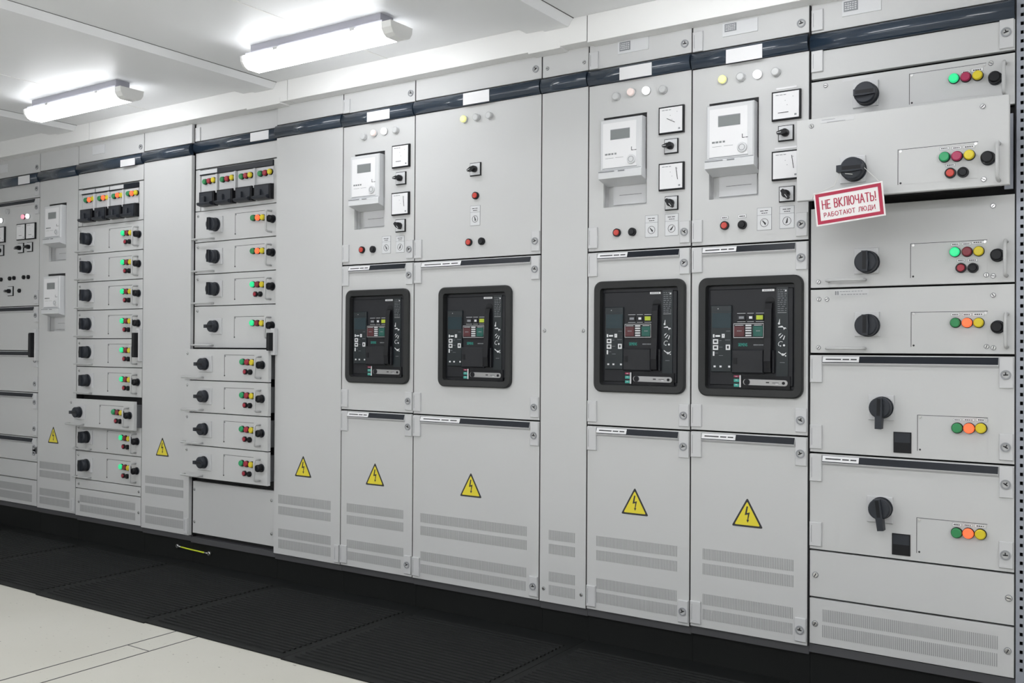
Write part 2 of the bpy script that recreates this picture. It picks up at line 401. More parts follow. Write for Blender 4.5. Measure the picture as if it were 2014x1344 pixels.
def energy_meter(cab, xm, yt, Y=0, drop=0.322):
    """xm: px of the recess middle, yt: px of the recess top; returns the hole in the door"""
    w = 0.163; cx, zt = U(xm, yt, Y); x0 = cx-w/2; x1 = cx+w/2; hole = (x0-0.002, x1+0.006, zt-drop, zt)
    o = thing_part('energy_meter', cab, cx, zt)
    b = MB(); b.panel(hole[0]-0.01, hole[1]+0.01, hole[2]-0.01, hole[3]+0.01, Y+0.040, Y+0.043, [], 'paint')
    b.box(hole[0]-0.004, hole[0], Y+0.016, Y+0.042, hole[2], hole[3], 'paint'); b.box(hole[1], hole[1]+0.004, Y+0.016, Y+0.042, hole[2], hole[3], 'paint')
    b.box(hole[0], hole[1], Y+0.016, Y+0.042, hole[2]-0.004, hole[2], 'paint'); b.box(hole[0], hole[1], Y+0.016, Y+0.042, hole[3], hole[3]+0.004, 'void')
    b.box(hole[0]+0.001, hole[1]-0.001, Y+0.003, Y+0.038, hole[3]-0.013, hole[3]-0.0005, 'void'); b.box(hole[1]-0.004, hole[1]-0.0005, Y+0.004, Y+0.038, zt-0.235, hole[3]-0.001, 'void')  # dark strips colour in the shade above and beside the meter
    b.box(x0+0.02, x1-0.012, Y+0.034, Y+0.040, hole[2]+0.012, hole[2]+0.085, 'paint2')
    b.box(x0+0.045, x1-0.03, Y+0.0335, Y+0.0345, hole[2]+0.045, hole[2]+0.0462, 'ink')
    part('meter_recess', b, o)
    zt -= 0.015
    b = MB(); b.box(x0, x1, Y-0.030, Y+0.036, zt-0.182, zt, 'white2', 0.004)
    b.box(x0+0.012, x1-0.02, Y-0.0308, Y-0.029, zt-0.172, zt-0.014, 'white')
    b.box(x0+0.010, x1-0.018, Y-0.0306, Y-0.029, zt-0.1755, zt-0.1735, 'ink2'); part('meter_case', b, o)
    b = MB(); b.box(x0+0.042, x0+0.118, Y-0.0318, Y-0.030, zt-0.074, zt-0.038, 'ink2'); b.box(x0+0.044, x0+0.116, Y-0.0324, Y-0.031, zt-0.072, zt-0.0405, 'lcd'); part('display', b, o)
    b = MB(); b.disc(x0+0.125, zt-0.150, 0.0165, Y-0.036, Y-0.029, 'white2', 22, bev=0.002); b.ring(x0+0.125, zt-0.150, 0.009, 0.0105, Y-0.0368, Y-0.035, 'ink2', 18); part('sealing_button', b, o)
    b = MB(); bars(b, x0+0.02, x0+0.07, zt-0.127, zt-0.121, Y-0.0308, 'lcd', 4); bars(b, x0+0.02, x0+0.10, zt-0.139, zt-0.138, Y-0.0308, 'lcd', 2)
    b.box(x0+0.124, x0+0.126, Y-0.0314, Y-0.0305, zt-0.118, zt-0.106, 'ink'); bars(b, x0+0.124, x0+0.146, zt-0.119, zt-0.117, Y-0.0308, 'ink', 2); part('meter_print', b, o)
    b = MB(); b.xprism([(Y-0.033, zt-0.182), (Y-0.036, zt-0.186), (Y-0.037, zt-0.210), (Y+0.030, zt-0.228), (Y+0.036, zt-0.182)], x0-0.003, x1+0.003, 'white2')
    b.box(x0-0.002, x0+0.06, Y-0.0378, Y-0.033, zt-0.1875, zt-0.1845, 'ink2'); b.box(x0+0.075, x0+0.10, Y-0.0378, Y-0.033, zt-0.1885, zt-0.1845, 'ink2'); part('terminal_cover', b, o)
    return hole
def thing_part(name, cab, x, z):
    o = bpy.data.objects.new(name, None); COL.objects.link(o); o.parent = cab; w = Vector((x, 0, z)); o.location = w-WP[cab.name]; WP[o.name] = w; o.empty_display_size = 0.03
    return o

# D-shaped grab handles
def handle_v(parent, px, yt, yb, Y=0, st=0.035, r=0.0052):
    x0, zt = U(px, yt, Y-st); zb = U(px, yb, Y-st)[1]
    b = MB(); q = 0.010
    b.tube([(x0, Y, zt-0.006), (x0, Y-st+q, zt-0.006), (x0, Y-st+0.003, zt-0.009), (x0, Y-st, zt-0.006-q), (x0, Y-st, zb+0.006+q), (x0, Y-st+0.003, zb+0.009), (x0, Y-st+q, zb+0.006), (x0, Y, zb+0.006)], r, 'handle', 10)
    return part('drawer_handle', b, parent)
def handle_h(parent, xl, xr, py, Y=0, st=0.030, r=0.0045):
    x0, z = U(xl, py, Y-st); x1 = U(xr, py, Y)[0]
    b = MB(); q = 0.008
    b.tube([(x0, Y, z), (x0, Y-st+q, z), (x0+0.003, Y-st+0.002, z), (x0+q, Y-st, z), (x1-q, Y-st, z), (x1-0.003, Y-st+0.002, z), (x1, Y-st+q, z), (x1, Y, z)], r, 'handle', 8)
    return part('pull_rod', b, parent)
def outline(parent, xl, xr, yt_l, yt_r, yb, Y=0, d=0.0009):
    """scribed edge of an inset plate: top line and left line"""
    x0 = U(xl, (yt_l+yb)/2, Y)[0]; xr_ = U(xr, yt_r, Y)[0]; zt = (U(xl, yt_l, Y)[1]+U(xr, yt_r, Y)[1])/2; zb = U(xl, yb, Y)[1]
    b = MB(); b.box(x0, x0+0.0016, Y-0.0006, Y+0.001, zb, zt, 'ink'); b.box(x0, xr_, Y-0.0006, Y+0.001, zt-0.0014, zt, 'ink')
    b.box(x0+0.0016, xr_, Y-0.0005, Y+0.001, zb, zt-0.0014, 'paint')
    b.disc(x0+0.008, zt-0.006, 0.004, Y-0.002, Y, 'steel', 10); b.disc(xr_-0.006, zt-0.006, 0.004, Y-0.002, Y, 'steel', 10); b.disc(x0+0.008, zb+0.004, 0.003, Y-0.001, Y, 'ink', 10)
    return part('inset_plate', b, parent)

# ------------------------------------------------------------------ columns
#  name: border x px at top/bottom (left,right), navy band bottom y px (left,right), frame bottom y px (left,right), front y
BX = {'AB': (79.7, 358, 71.5, 997.7), 'BC': (153.4, 344, 148.7, 1012.6), 'CD': (283.8, 320.9, 276.3, 1037.2), 'DE': (378.4, 303.6, 371, 1054.8), 'EF': (542.5, 270, 538.5, 1088.5),
      'FG': (677.8, 250.7, 666.6, 1111.7), 'GH': (817.8, 226.8, 809.6, 1135.6), 'HI': (1065.9, 183.5, 1060, 1183), 'IJ': (1158, 170.5, 1152.8, 1198.4), 'JK': (1360.3, 137, 1357.4, 1233.4),
      'KL': (1591, 100.6, 1590.5, 1270.6), 'LR': (1996.8, 36.2, 1996.4, 1335)}
XB = {}; ZN = {}; ZB = {}
for k, (a, b_, c, d) in BX.items():
    XB[k] = (U(a, b_)[0]+U(c, d)[0])/2; ZN[k] = U(a, b_)[1]; ZB[k] = U(c, d)[1]
XB['LL'] = XB['AB']-0.60; ZN['LL'] = ZN['AB']; ZB['LL'] = ZB['AB']
ORDER = ['LL', 'AB', 'BC', 'CD', 'DE', 'EF', 'FG', 'GH', 'HI', 'IJ', 'JK', 'KL', 'LR']
names = 'ABCDEFGHIJKL'
CABL = {
 'A': 'grey cabinet cut by the left photo edge, with small dials above plain doors',
 'B': 'narrow grey cabinet with two white energy meters one above the other',
 'C': 'grey cabinet of nine small drawers, the farther of the two drawer cabinets on the left',
 'D': 'plain grey cabinet between the two drawer cabinets, with one warning triangle',
 'E': 'grey drawer cabinet with its four lower drawers pulled out above a blank panel',
 'F': 'plain grey full-height cabinet right of the pulled-out small drawers',
 'G': 'narrow grey cabinet with the farthest circuit breaker, one energy meter and two dials',
 'H': 'wide grey cabinet with a circuit breaker and a mostly empty upper door without dials',
 'I': 'narrowest plain grey cabinet panel with round screws and no warning triangle',
 'J': 'grey cabinet just right of the narrow blank panel, with energy meter, dials and breaker',
 'K': 'grey cabinet with the nearest circuit breaker, left of the wide drawer cabinet',
 'L': 'wide grey cabinet at the right end with large drawers and the hanging red-bordered placard'}
CAB = {}; G = {}
GAP = 0.0028
ZTOP = 2.205
YF = {n: 0.0 for n in names}; YF['E'] = 0.020; YF['L'] = 0.008
for i, n in enumerate(names):
    l, r = ORDER[i], ORDER[i+1]
    x0, x1 = XB[l]+GAP, XB[r]-GAP; zn = (ZN[l]+ZN[r])/2; zb = (ZB[l]+ZB[r])/2; Y = YF[n]
    if n == 'A': zn = ZN['AB']+0.0; zb = ZB['AB']
    G[n] = dict(x0=x0, x1=x1, zn=zn, zb=zb, Y=Y)
    c = thing('switchgear_cabinet', CABL[n], 'electrical cabinet', ((x0+x1)/2, 0.3, 0), None); CAB[n] = c
    b = MB(); b.box(x0, x1, 0.045, 0.60, 0.02, ZTOP-0.02, 'paint'); b.box(x0-GAP, x1+GAP, 0.042, 0.046, 0.02, ZTOP-0.02, 'void')
    b.box(x0-GAP, x0-0.0001, Y+(0.003 if n not in 'EL' else 0.003), 0.046, zb+0.001, ZTOP-0.02, 'void')  # near-black strips give the column gaps their shade
    b.box(x1+0.0001, x1+GAP, Y+(0.003 if n != 'D' else 0.022), 0.046, zb+0.001, ZTOP-0.02, 'void')
    part('cabinet_body', b, c)
    b = MB(); b.box(x0-GAP+0.0005, x1+GAP-0.0005, 0.012, 0.07, zb-0.027, zb-0.001, 'plinth'); b.box(x0-GAP+0.0005, x1+GAP-0.0005, 0.025, 0.065, 0.0, zb-0.027, 'rubber'); part('plinth', b, c)
    hb = 0.052
    # header panel above the navy fascia band
    b = MB(); b.box(x0, x1, Y, Y+0.016, zn+hb+0.006, ZTOP-0.03, 'paint', 0.001); h = part('header_panel', b, c); G[n]['header'] = h
    b = MB(); pts = [(Y+0.010, zn+hb)]
    for q in range(9):
        t = q/8; pts.append((Y-0.002-0.017*math.sin(PI*(0.12+0.80*t))**0.8, zn+hb-0.001-(hb-0.001)*t))
    pts.append((Y+0.010, zn))
    b.xprism(pts, x0, x1, 'navy', True); G[n]['band'] = part('fascia_band', b, c, label='glossy navy blue curved band')
    G[n]['ztop'] = zn-0.0

def bandlabel(n, xl, xr, yt, yb):
    Y = G[n]['Y']; x0, x1, z0, z1 = RC(xl, xr, yt, yb, Y-0.02)
    plate_label(G[n]['band'], 'name_label', x0, x1, z0, z1, Y-0.0185, 0.0025, label='blank white label')
for a in [('A', 36, 58, 346, 362), ('C', 237, 265, 313, 326.5), ('E', 492.5, 528, 259, 276), ('G', 722, 766, 217.5, 236.5), ('H', 911, 962, 180, 203), ('J', 1218.5, 1281.5, 128, 152.5), ('K', 1428, 1499, 92, 119.5)]: bandlabel(*a)
def headlabel(n, xl, xr, yt, yb, p=None):
    Y = G[n]['Y']; x0, x1, z0, z1 = RC(xl, xr, yt, yb, Y); o = plate_label(G[n]['header'], 'rating_label', x0, x1, z0, z1, Y, 0.003, 'white2')
    if p:
        a0, a1, c0, c1 = RC(*p, Y); b = MB(); b.box(a0, a1, Y-0.0038, Y-0.003, c0, c1, 'ink2')
        for q in range(4):
            zz = c0+(c1-c0)*(0.16+q*0.2); bars(b, a0+0.003, a1-0.003, zz, zz+(c1-c0)*0.09, Y-0.0038, 'white2', 5, seed=q)
        part('rating_plate', b, G[n]['header'])
headlabel('A', -8, 15, 325, 341); headlabel('C', 183, 207, 286, 303)
headlabel('J', 1216, 1276, 77, 102, (1219.5, 1240.5, 82.5, 100)); headlabel('K', 1422, 1490.5, 41, 67, (1426, 1449, 46.5, 62)); headlabel('L', 1657, 1733.5, -5, 26.5, (1660, 1688, 2, 22))
for n, px, py in [('A', 82-9, 329), ('C', 277, 289), ('G', 808, 183.5), ('H', 1054, 136), ('J', 1347, 86), ('K', 1576, 46)]:
    x, z = U(px, py, G[n]['Y']); latch_xz(G[n]['header'], x, z, G[n]['Y'])
for px, py in [(1077, 135), (1149, 122.5)]:
    x, z = U(px, py); link('screw', screw_mesh(), G['I']['header'], (x, 0, z))
def headhinge(n, px, yt, yb):
    Y = G[n]['Y']; z1 = U(px, yt, Y)[1]; z0 = U(px, yb, Y)[1]; hinge(G[n]['header'], G[n]['x0']+0.001, G[n]['x0']+0.037, z0, z1, Y)
headhinge('K', 1370, 64, 103); headhinge('L', 1603, 21, 62); headhinge('J', 1170, 103, 137); headhinge('E', 389, 252, 279); headhinge('G', 686, 196, 223)

def zpx(n, yl, yr, Y=None):
    """height of a horizontal joint measured at the column's left and right edge"""
    i = names.index(n); Y = G[n]['Y'] if Y is None else Y
    xl = xpx(G[n]['x0']); xr = xpx(G[n]['x1'])
    return (U(xl, yl, Y)[1]+U(xr, yr, Y)[1])/2
def proj(x, y, z):
    d = Vector((x, y, z))-CAM; k = FPX/d.dot(fw); return 1007+k*d.dot(rt), 672-k*d.dot(up)
def xpx(x): return proj(x, 0, 1.0)[0]

def door(n, z0, z1, holes=(), name='door', top=False, bot=None, hinges=True, strip=True, Y=None, lab=0.38):
    g = G[n]; Y = g['Y'] if Y is None else Y; x0, x1 = g['x0'], g['x1']
    b = MB(); b.panel(x0, x1, z0, z1, Y, Y+0.018, list(holes), 'paint'); o = part(name, b, CAB[n])
    hw = 0.038
    if hinges:
        if not top:
            hinge(o, x0+0.0005, x0+hw, z1-0.086, z1-0.002, Y); latchplate(o, x1-hw, x1-0.002, z1-0.090, z1-0.002, z1-0.052, Y)
        if bot != 'none':
            zz = 0.010; hh = 0.075
            hinge(o, x0+0.0005, x0+hw, z0+zz, z0+zz+hh, Y); latchplate(o, x1-hw, x1-0.002, z0+zz, z0+zz+hh, z0+zz+hh*0.5, Y)
    if strip and not top:
        a, c = x0+hw+0.001, x1-hw-0.001
        b = MB(); b.xprism([(Y, z1-0.002), (Y-0.002, z1-0.002), (Y-0.010, z1-0.024), (Y-0.009, z1-0.027), (Y, z1-0.034)], a, c, 'paint2')
        b.xprism([(Y-0.0022, z1-0.0035), (Y-0.0030, z1-0.0032), (Y-0.0106, z1-0.0235), (Y-0.0098, z1-0.0240)], a+0.001, c-0.001, 'strip')
        s = part('label_channel', b, o, label='dark label channel along the top of the door')
        q = a+(c-a)*lab
        b = MB(); b.xprism([(Y-0.0034, z1-0.0045), (Y-0.0042, z1-0.0042), (Y-0.0106, z1-0.0212), (Y-0.0098, z1-0.0216)], a+0.002, q, 'white')
        for (fa, fb) in ((0.08, 0.50), (0.54, 0.72), (0.76, 0.92)):
            b.xprism([(Y-0.0066, z1-0.0113), (Y-0.0071, z1-0.0111), (Y-0.0085, z1-0.0148), (Y-0.0080, z1-0.0150)], a+0.002+(q-a)*fa, a+0.002+(q-a)*fb, 'ink')
        part('printed_label', b, o)
    return o
def fill(n, holes=(), name='front_panel', zb=None):
    g = G[n]; b = MB(); b.panel(g['x0'], g['x1'], (g['zb'] if zb is None else zb)+0.002, g['zn']-0.0015, g['Y'], g['Y']+0.018, list(holes), 'paint'); return part(name, b, CAB[n])

# ---- plain full height cabinets B D F I
hB = [energy_meter(CAB['B'], 113.5, 400.5), energy_meter(CAB['B'], 111.0, 538.5)]
pB = fill('B', hB); warning(pB, 95, 115, 840, 871)
for t in [(78, 138.5, 911, 925), (78, 138.5, 928.5, 942), (78, 137, 964, 978), (78, 137, 981, 995)]: vent(pB, *t)
pD = fill('D'); warning(pD, 308, 331, 861, 897)
for t in [(286, 361, 940, 955), (286, 361, 960.5, 975), (286, 361, 1000.5, 1015.5), (286, 361, 1019, 1035)]: vent(pD, *t)
pF = fill('F'); warning(pF, 580, 613, 897, 938)
for t in [(547.5, 651, 979.5, 997), (547.5, 651, 1002.5, 1019), (547.5, 651, 1047.5, 1064.5), (547.5, 651, 1069, 1087)]: vent(pF, *t)
pI = fill('I')
for t in [(1079.6, 1131.8, 1046, 1065.5), (1079.6, 1131.8, 1073.5, 1093), (1079.6, 1131.8, 1128.5, 1148), (1079.6, 1131.8, 1155, 1175)]: vent(pI, *t)
for p in [(1071, 651), (1147, 651), (1069, 1158), (1143, 1170.5)]: screw(pI, *p)
# closing plates at the cabinets' lower right corners beside plain panels
for n, xs in (('D', None), ('F', None), ('B', None)):
    g = G[n]; hinge(CAB[n].children[-1] if False else {'D': pD, 'F': pF, 'B': pB}[n], g['x1']-0.030, g['x1']-0.002, g['zb']+0.010, g['zb']+0.085)

# ---- G H J K : instrument doors above breaker doors above vented doors
S1 = {'G': (522.4, 515.3), 'H': (515.3, 500.6), 'J': (496.6, 485.3), 'K': (485.1, 472.9)}
S2 = {'G': (805.2, 815.1), 'H': (815.1, 828.5), 'J': (836.8, 847), 'K': (847, 858.7)}
BRK = {'G': (678.7, 803, 568, 755.7), 'H': (861, 1005, 561, 764.5), 'J': (1168.6, 1346, 549.5, 775), 'K': (1376, 1576, 542, 783.5)}
VEN = {'G': [(682, 794, 997, 1014), (682, 794, 1021, 1038.5), (682, 794, 1070, 1086.5), (682, 789, 1093, 1110)],
       'H': [(827, 1037, 1023, 1041.5), (827, 1037, 1049, 1067.5), (827, 1036, 1101, 1119.5), (827, 1035, 1127, 1145)],
       'J': [(1173, 1333, 1064.5, 1085), (1173, 1333, 1093.5, 1113.5), (1173, 1332, 1150, 1171), (1173, 1332, 1178, 1199.5)],
       'K': [(1382, 1562, 1090.5, 1112.5), (1382, 1562, 1120.5, 1143), (1382, 1561, 1182, 1204), (1382, 1560, 1212.5, 1234)]}
TRI = {'G': (720, 755.5, 911, 955), 'H': (906, 946.5, 930, 978), 'J': (1223, 1274.5, 960, 1013), 'K': (1441, 1499, 980, 1037)}
MET = {'G': (726.5, 300.5), 'J': (1228.5, 227), 'K': (1442, 198)}
BRKC = {}; DT = {}
BW, BH = 0.352, 0.394
for n in 'GHJK':
    g = G[n]; z1 = zpx(n, *S1[n]); z2 = zpx(n, *S2[n])
    holes = [energy_meter(CAB[n], *MET[n])] if n in MET else []
    DT[n] = door(n, z1+0.003, g['zn']-0.0015, holes, top=True, name='instrument_door')
    x0, x1, a, c = RC(*BRK[n], -0.012); cx = (x0+x1)/2; cz = (a+c)/2; BRKC[n] = (cx, cz)
    door(n, z2+0.003, z1-0.003, [(cx-BW/2+0.015, cx+BW/2-0.015, cz-BH/2+0.015, cz+BH/2-0.015)], name='breaker_door')
    d = door(n, g['zb']+0.002, z2-0.003, name='lower_door')
    for t in VEN[n]: vent(d, *t)
    warning(d, *TRI[n])
# lamps, dials and switches on the instrument doors
o = DT['J']
lamp(o, 1211, 189.4, 'clr', label='unlit clear lamp'); lamp(o, 1240, 181, 'pnk_l', label='faintly lit pink lamp'); lamp(o, 1270, 178, 'wht_l', label='lit white lamp'); lamp(o, 1303, 175.7, 'clr', label='unlit clear lamp')
panel_meter(CAB['J'], (1295, 1345.6, 208.5, 262.5), ((-0.35, 0.12), (0.35, -0.25))); panel_meter(CAB['J'], (1295, 1345.6, 320, 374), ((0.45, 0.7), (0.6, -0.3)))
small_switch(CAB['J'], (1306, 1333.5, 273, 302), 1.45); small_switch(CAB['J'], (1307, 1333.5, 386, 413), -0.7)
button(o, 1211.8, 457.5, 'redb', label='red push button'); button(o, 1242, 456, 'black', label='black push button')
pictogram(o, (1269, 1294.5, 423.5, 467), 0.7); pictogram(o, (1308, 1334.5, 420.5, 464), -0.7)
o = DT['K']
lamp(o, 1420.4, 156, 'yel_l', label='lit pale yellow lamp'); lamp(o, 1456, 151, 'clr'); lamp(o, 1489, 146, 'wht_l', label='lit white lamp'); lamp(o, 1525, 141, 'clr')
panel_meter(CAB['K'], (1518, 1574.7, 177.5, 236), ((-0.6, -0.55), (0.2, -0.55))); panel_meter(CAB['K'], (1518, 1574.7, 295.5, 354), ((0.45, 0.7), (0.6, -0.3)))
small_switch(CAB['K'], (1530.5, 1560.5, 246, 277.5), 1.45); small_switch(CAB['K'], (1532, 1562, 366, 397.5), -0.6)
button(o, 1424, 443.5, 'redb'); button(o, 1458.7, 442, 'black'); tagplate(o, 1418, 1432.5, 425.5, 431.5); tagplate(o, 1452, 1468, 422, 429)
pictogram(o, (1489, 1518, 408.5, 453), 0.7); pictogram(o, (1533.5, 1562.5, 405, 449.5), -0.2)
x0, x1, z0, z1 = RC(1527, 1567, 171, 174.5); plate_label(o, 'meter_label', x0, x1, z0, z1, 0, 0.001); x0, x1, z0, z1 = RC(1524, 1567, 289, 292.5); plate_label(o, 'meter_label', x0, x1, z0, z1, 0, 0.001)
o = DT['G']
lamp(o, 714, 269, 'clr'); lamp(o, 734, 261.5, 'pnk_l', label='faintly lit pink lamp'); lamp(o, 754.5, 258, 'wht_l', label='lit white lamp'); lamp(o, 777, 256, 'clr')
panel_meter(CAB['G'], (770, 806, 284.5, 330), ((-0.55, -0.5), (0.1, -0.5))); panel_meter(CAB['G'], (768.7, 805.5, 378, 423.5), ((0.45, 0.7), (0.55, -0.3)))
small_switch(CAB['G'], (778, 798, 338.5, 363), 1.5); small_switch(CAB['G'], (777, 797, 432, 456), -0.8)
button(o, 710, 491.5, 'redb'); button(o, 731.3, 490.5, 'black'); pictogram(o, (751.5, 768.5, 464.5, 499), 0.5); pictogram(o, (779, 795.5, 464, 497), -0.4)
o = DT['H']
lamp(o, 911, 234, 'yel_l', label='lit pale yellow lamp'); lamp(o, 935.5, 230.5, 'clr'); lamp(o, 961, 227, 'clr')
small_switch(CAB['H'], (923.5, 945.5, 320.5, 345.5), 1.2); button(o, 933.5, 384.5, 'redb'); pictogram(o, (925, 944.5, 404.5, 444), 0.3); button(o, 920.5, 476.5, 'redb'); button(o, 945.4, 474.5, 'black')

# ------------------------------------------------------------------ circuit breakers (built once, then copied)
def rrect(cx, cz, w, h, r, n=6):
    pts = []
    for (sx, sz, a0) in ((1, -1, -PI/2), (1, 1, 0), (-1, 1, PI/2), (-1, -1, PI)):
        for i in range(n+1):
            a = a0+PI/2*i/n; pts.append((cx+sx*(w/2-r)+r*math.cos(a), cz+sz*(h/2-r)+r*math.sin(a)))
    return pts
def P(u, v):    # u from left 0..1, v from top 0..1 of the bezel
    return (u-0.5)*BW, (0.5-v)*BH
def rbox(b, u0, u1, v0, v1, y0, y1, k, bev=0.0):
    a, d = P(u0, v0); c, e = P(u1, v1); b.box(a, c, y0, y1, e, d, k, bev)
def text_mesh(s, size, k, ext=0.0003, align='CENTER', wscale=1.0):
    cu = bpy.data.curves.new('txt', 'FONT'); cu.body = s; cu.size = size; cu.extrude = ext; cu.fill_mode = 'FRONT' if ext == 0 else 'BOTH'; cu.align_x = align; cu.align_y = 'CENTER'; cu.offset = 0.0006 if size < 0.1 else 0.0; cu.resolution_u = 3; cu.offset = 0.0 if align != 'BOLD' else 0.0
    ob = bpy.data.objects.new('txt', cu); me = bpy.data.meshes.new_from_object(ob); bpy.data.objects.remove(ob)
    me.transform(Matrix.Rotation(PI/2, 4, 'X') @ Matrix.Diagonal((wscale, 1, 1, 1))); me.materials.clear(); me.materials.append(M[k])
    me.polygons.foreach_set('use_smooth', [False]*len(me.polygons)); me.update(); return me
def make_breaker(label):
    t = thing('circuit_breaker', label, 'circuit breaker', (0, 0, 0), 'withdrawable circuit breakers')
    add = lambda name, b, par=t, lb=None: part(name, b, par, lb)
    # bezel: rounded frame, sloping inwards
    b = MB(); rings = [(rrect(0, 0, BW, BH, 0.030), 0.0), (rrect(0, 0, BW, BH, 0.030), -0.010), (rrect(0, 0, BW-0.008, BH-0.008, 0.028), -0.014),
                       (rrect(0, 0, BW-0.050, BH-0.050, 0.012), -0.012), (rrect(0, -0.0, BW-0.060, BH-0.060, 0.008), 0.022)]
    o0 = 0
    for pts, y in rings: b.v += [(p[0], y, p[1]) for p in pts]
    n = len(rings[0][0])
    for q in range(len(rings)-1):
        for i in range(n):
            j = (i+1) % n; b.face([q*n+i, q*n+j, (q+1)*n+j, (q+1)*n+i], 'bezel')
    add('bezel', b)
    b = MB(); rbox(b, 0.08, 0.92, 0.07, 0.93, 0.008, 0.030, 'bface'); rbox(b, 0.10, 0.90, 0.10, 0.905, 0.0035, 0.012, 'bface', 0.002)
    fp = add('front_plate', b)
    b = MB(); rbox(b, 0.745, 0.855, 0.095, 0.90, 0.0015, 0.006, 'trip'); add('symbol_strip', b, fp)
    b = MB(); rbox(b, 0.610, 0.725, 0.108, 0.126, 0.0025, 0.005, 'white'); a, c = P(0.625, 0.117), P(0.71, 0.117); bars(b, a[0], c[0], a[1]-0.0013, a[1]+0.0013, 0.0025, 'ink2', 5); add('type_label', b, fp)
    b = MB(); rnd = random.Random(3)
    for i in range(11):
        v = 0.115+i*0.017; u = 0.758
        while u < 0.835:
            w = rnd.uniform(0.008, 0.03); rbox(b, u, min(u+w, 0.84), v, v+0.004, 0.001, 0.002, 'ink2'); u += w+rnd.uniform(.004, .015)
    rbox(b, 0.825, 0.84, 0.12, 0.13, 0.0008, 0.002, 'iconw'); rbox(b, 0.757, 0.84, 0.302, 0.304, 0.001, 0.002, 'iconw'); add('rating_plate', b, fp)
    # white operating symbols
    b = MB()
    def pr(pts, k='iconw', y0=0.0007):
        b.prism([P(u, v) for u, v in pts], y0, 0.002, k)
    def blob(u, v, r): c = P(u, v); b.disc(c[0], c[1], r, 0.0007, 0.002, 'iconw', 10)
    def arc(u, v, r, a0, a1, w=0.0016):
        c = P(u, v); q = []
        for i in range(9): a = a0+(a1-a0)*i/8; q.append((c[0]+(r+w/2)*math.cos(a), c[1]+(r+w/2)*math.sin(a)))
        for i in range(8, -1, -1): a = a0+(a1-a0)*i/8; q.append((c[0]+(r-w/2)*math.cos(a), c[1]+(r-w/2)*math.sin(a)))
        b.prism(q, 0.0007, 0.002, 'iconw')
    pr([(0.768, 0.385), (0.775, 0.355), (0.779, 0.357), (0.778, 0.385)]); blob(0.771, 0.392, 0.0035)
    pr([(0.763, 0.418), (0.80, 0.410), (0.815, 0.425), (0.80, 0.424), (0.765, 0.424)]); pr([(0.815, 0.445), (0.81, 0.425), (0.832, 0.424), (0.84, 0.436), (0.826, 0.434)])
    pr([(0.766, 0.495), (0.772, 0.478), (0.795, 0.470), (0.783, 0.483)]); pr([(0.775, 0.510), (0.805, 0.483), (0.81, 0.486), (0.785, 0.512)]); pr([(0.806, 0.523), (0.822, 0.49), (0.828, 0.494), (0.815, 0.525)])
    arc(0.79, 0.560, 0.0085, 0.9, 3.9); blob(0.818, 0.570, 0.0035); blob(0.785, 0.575, 0.0022)
    pr([(0.764, 0.617), (0.80, 0.640), (0.796, 0.646), (0.765, 0.627)]); blob(0.806, 0.645, 0.0040); pr([(0.81, 0.643), (0.838, 0.628), (0.838, 0.634), (0.815, 0.655)]); blob(0.833, 0.655, 0.0022)
    rbox(b, 0.78, 0.825, 0.708, 0.712, 0.0009, 0.002, 'ink2'); add('operating_symbols', b, fp)
    # trip unit
    b = MB(); rbox(b, 0.117, 0.322, 0.235, 0.795, -0.003, 0.006, 'trip', 0.0015); tu = add('trip_unit', b)
    b = MB(); rbox(b, 0.132, 0.318, 0.30, 0.425, -0.0045, -0.002, 'screen'); add('screen', b, tu)
    b = MB(); rbox(b, 0.132, 0.318, 0.284, 0.286, -0.0038, -0.002, 'screen'); cc = P(0.19, 0.263); b.disc(cc[0], cc[1], 0.0016, -0.0038, -0.002, 'iconw', 8)
    for (u0, u1, v) in ((0.20, 0.225, 0.53), (0.20, 0.235, 0.585), (0.16, 0.19, 0.635), (0.20, 0.24, 0.655), (0.27, 0.31, 0.45), (0.26, 0.31, 0.525)): rbox(b, u0, u1, v, v+0.003, -0.004, -0.002, 'ink2')
    add('trip_unit_print', b, tu)
    for (u0, u1, v0, v1) in ((0.14, 0.155, 0.478, 0.505), (0.165, 0.21, 0.485, 0.500), (0.228, 0.256, 0.475, 0.508), (0.14, 0.192, 0.52, 0.56), (0.14, 0.192, 0.57, 0.61), (0.268, 0.31, 0.565, 0.61), (0.14, 0.155, 0.622, 0.66), (0.148, 0.168, 0.742, 0.757), (0.207, 0.227, 0.742, 0.757), (0.292, 0.312, 0.742, 0.757)):
        b = MB(); rbox(b, u0, u1, v0, v1, -0.0042, -0.002, 'iconw')
        if v1-v0 > 0.03 and u1-u0 > 0.02: rbox(b, u0+0.012, u1-0.012, v0+0.010, v1-0.012, -0.0045, -0.004, 'ink')
        add('trip_unit_key', b, tu)
    # indicator windows
    for (u0, u1, k, nm) in ((0.372, 0.452, 'bface2', 'indicator_window'), (0.470, 0.532, 'bface2', 'indicator_window'), (0.552, 0.628, 'yl', 'indicator_window')):
        b = MB(); rbox(b, u0, u1, 0.316, 0.365, 0.000, 0.005, 'bface2', 0.001); rbox(b, u0+0.006, u1-0.006, 0.322, 0.358, -0.0006, 0.001, k)
        rbox(b, u0, u1, 0.303, 0.306, 0.0015, 0.004, 'iconw'); rbox(b, u0, u1, 0.372, 0.375, 0.0015, 0.004, 'iconw')
        if k == 'bface2': rbox(b, u0+0.02, u1-0.012, 0.33, 0.35, -0.001, 0.0, 'ink2' if u0 < .4 else 'iconw')
        add(nm, b, fp, 'lime green window' if k == 'yl' else None)
    b = MB(); rbox(b, 0.345, 0.635, 0.388, 0.510, -0.006, 0.004, 'bface2', 0.002)
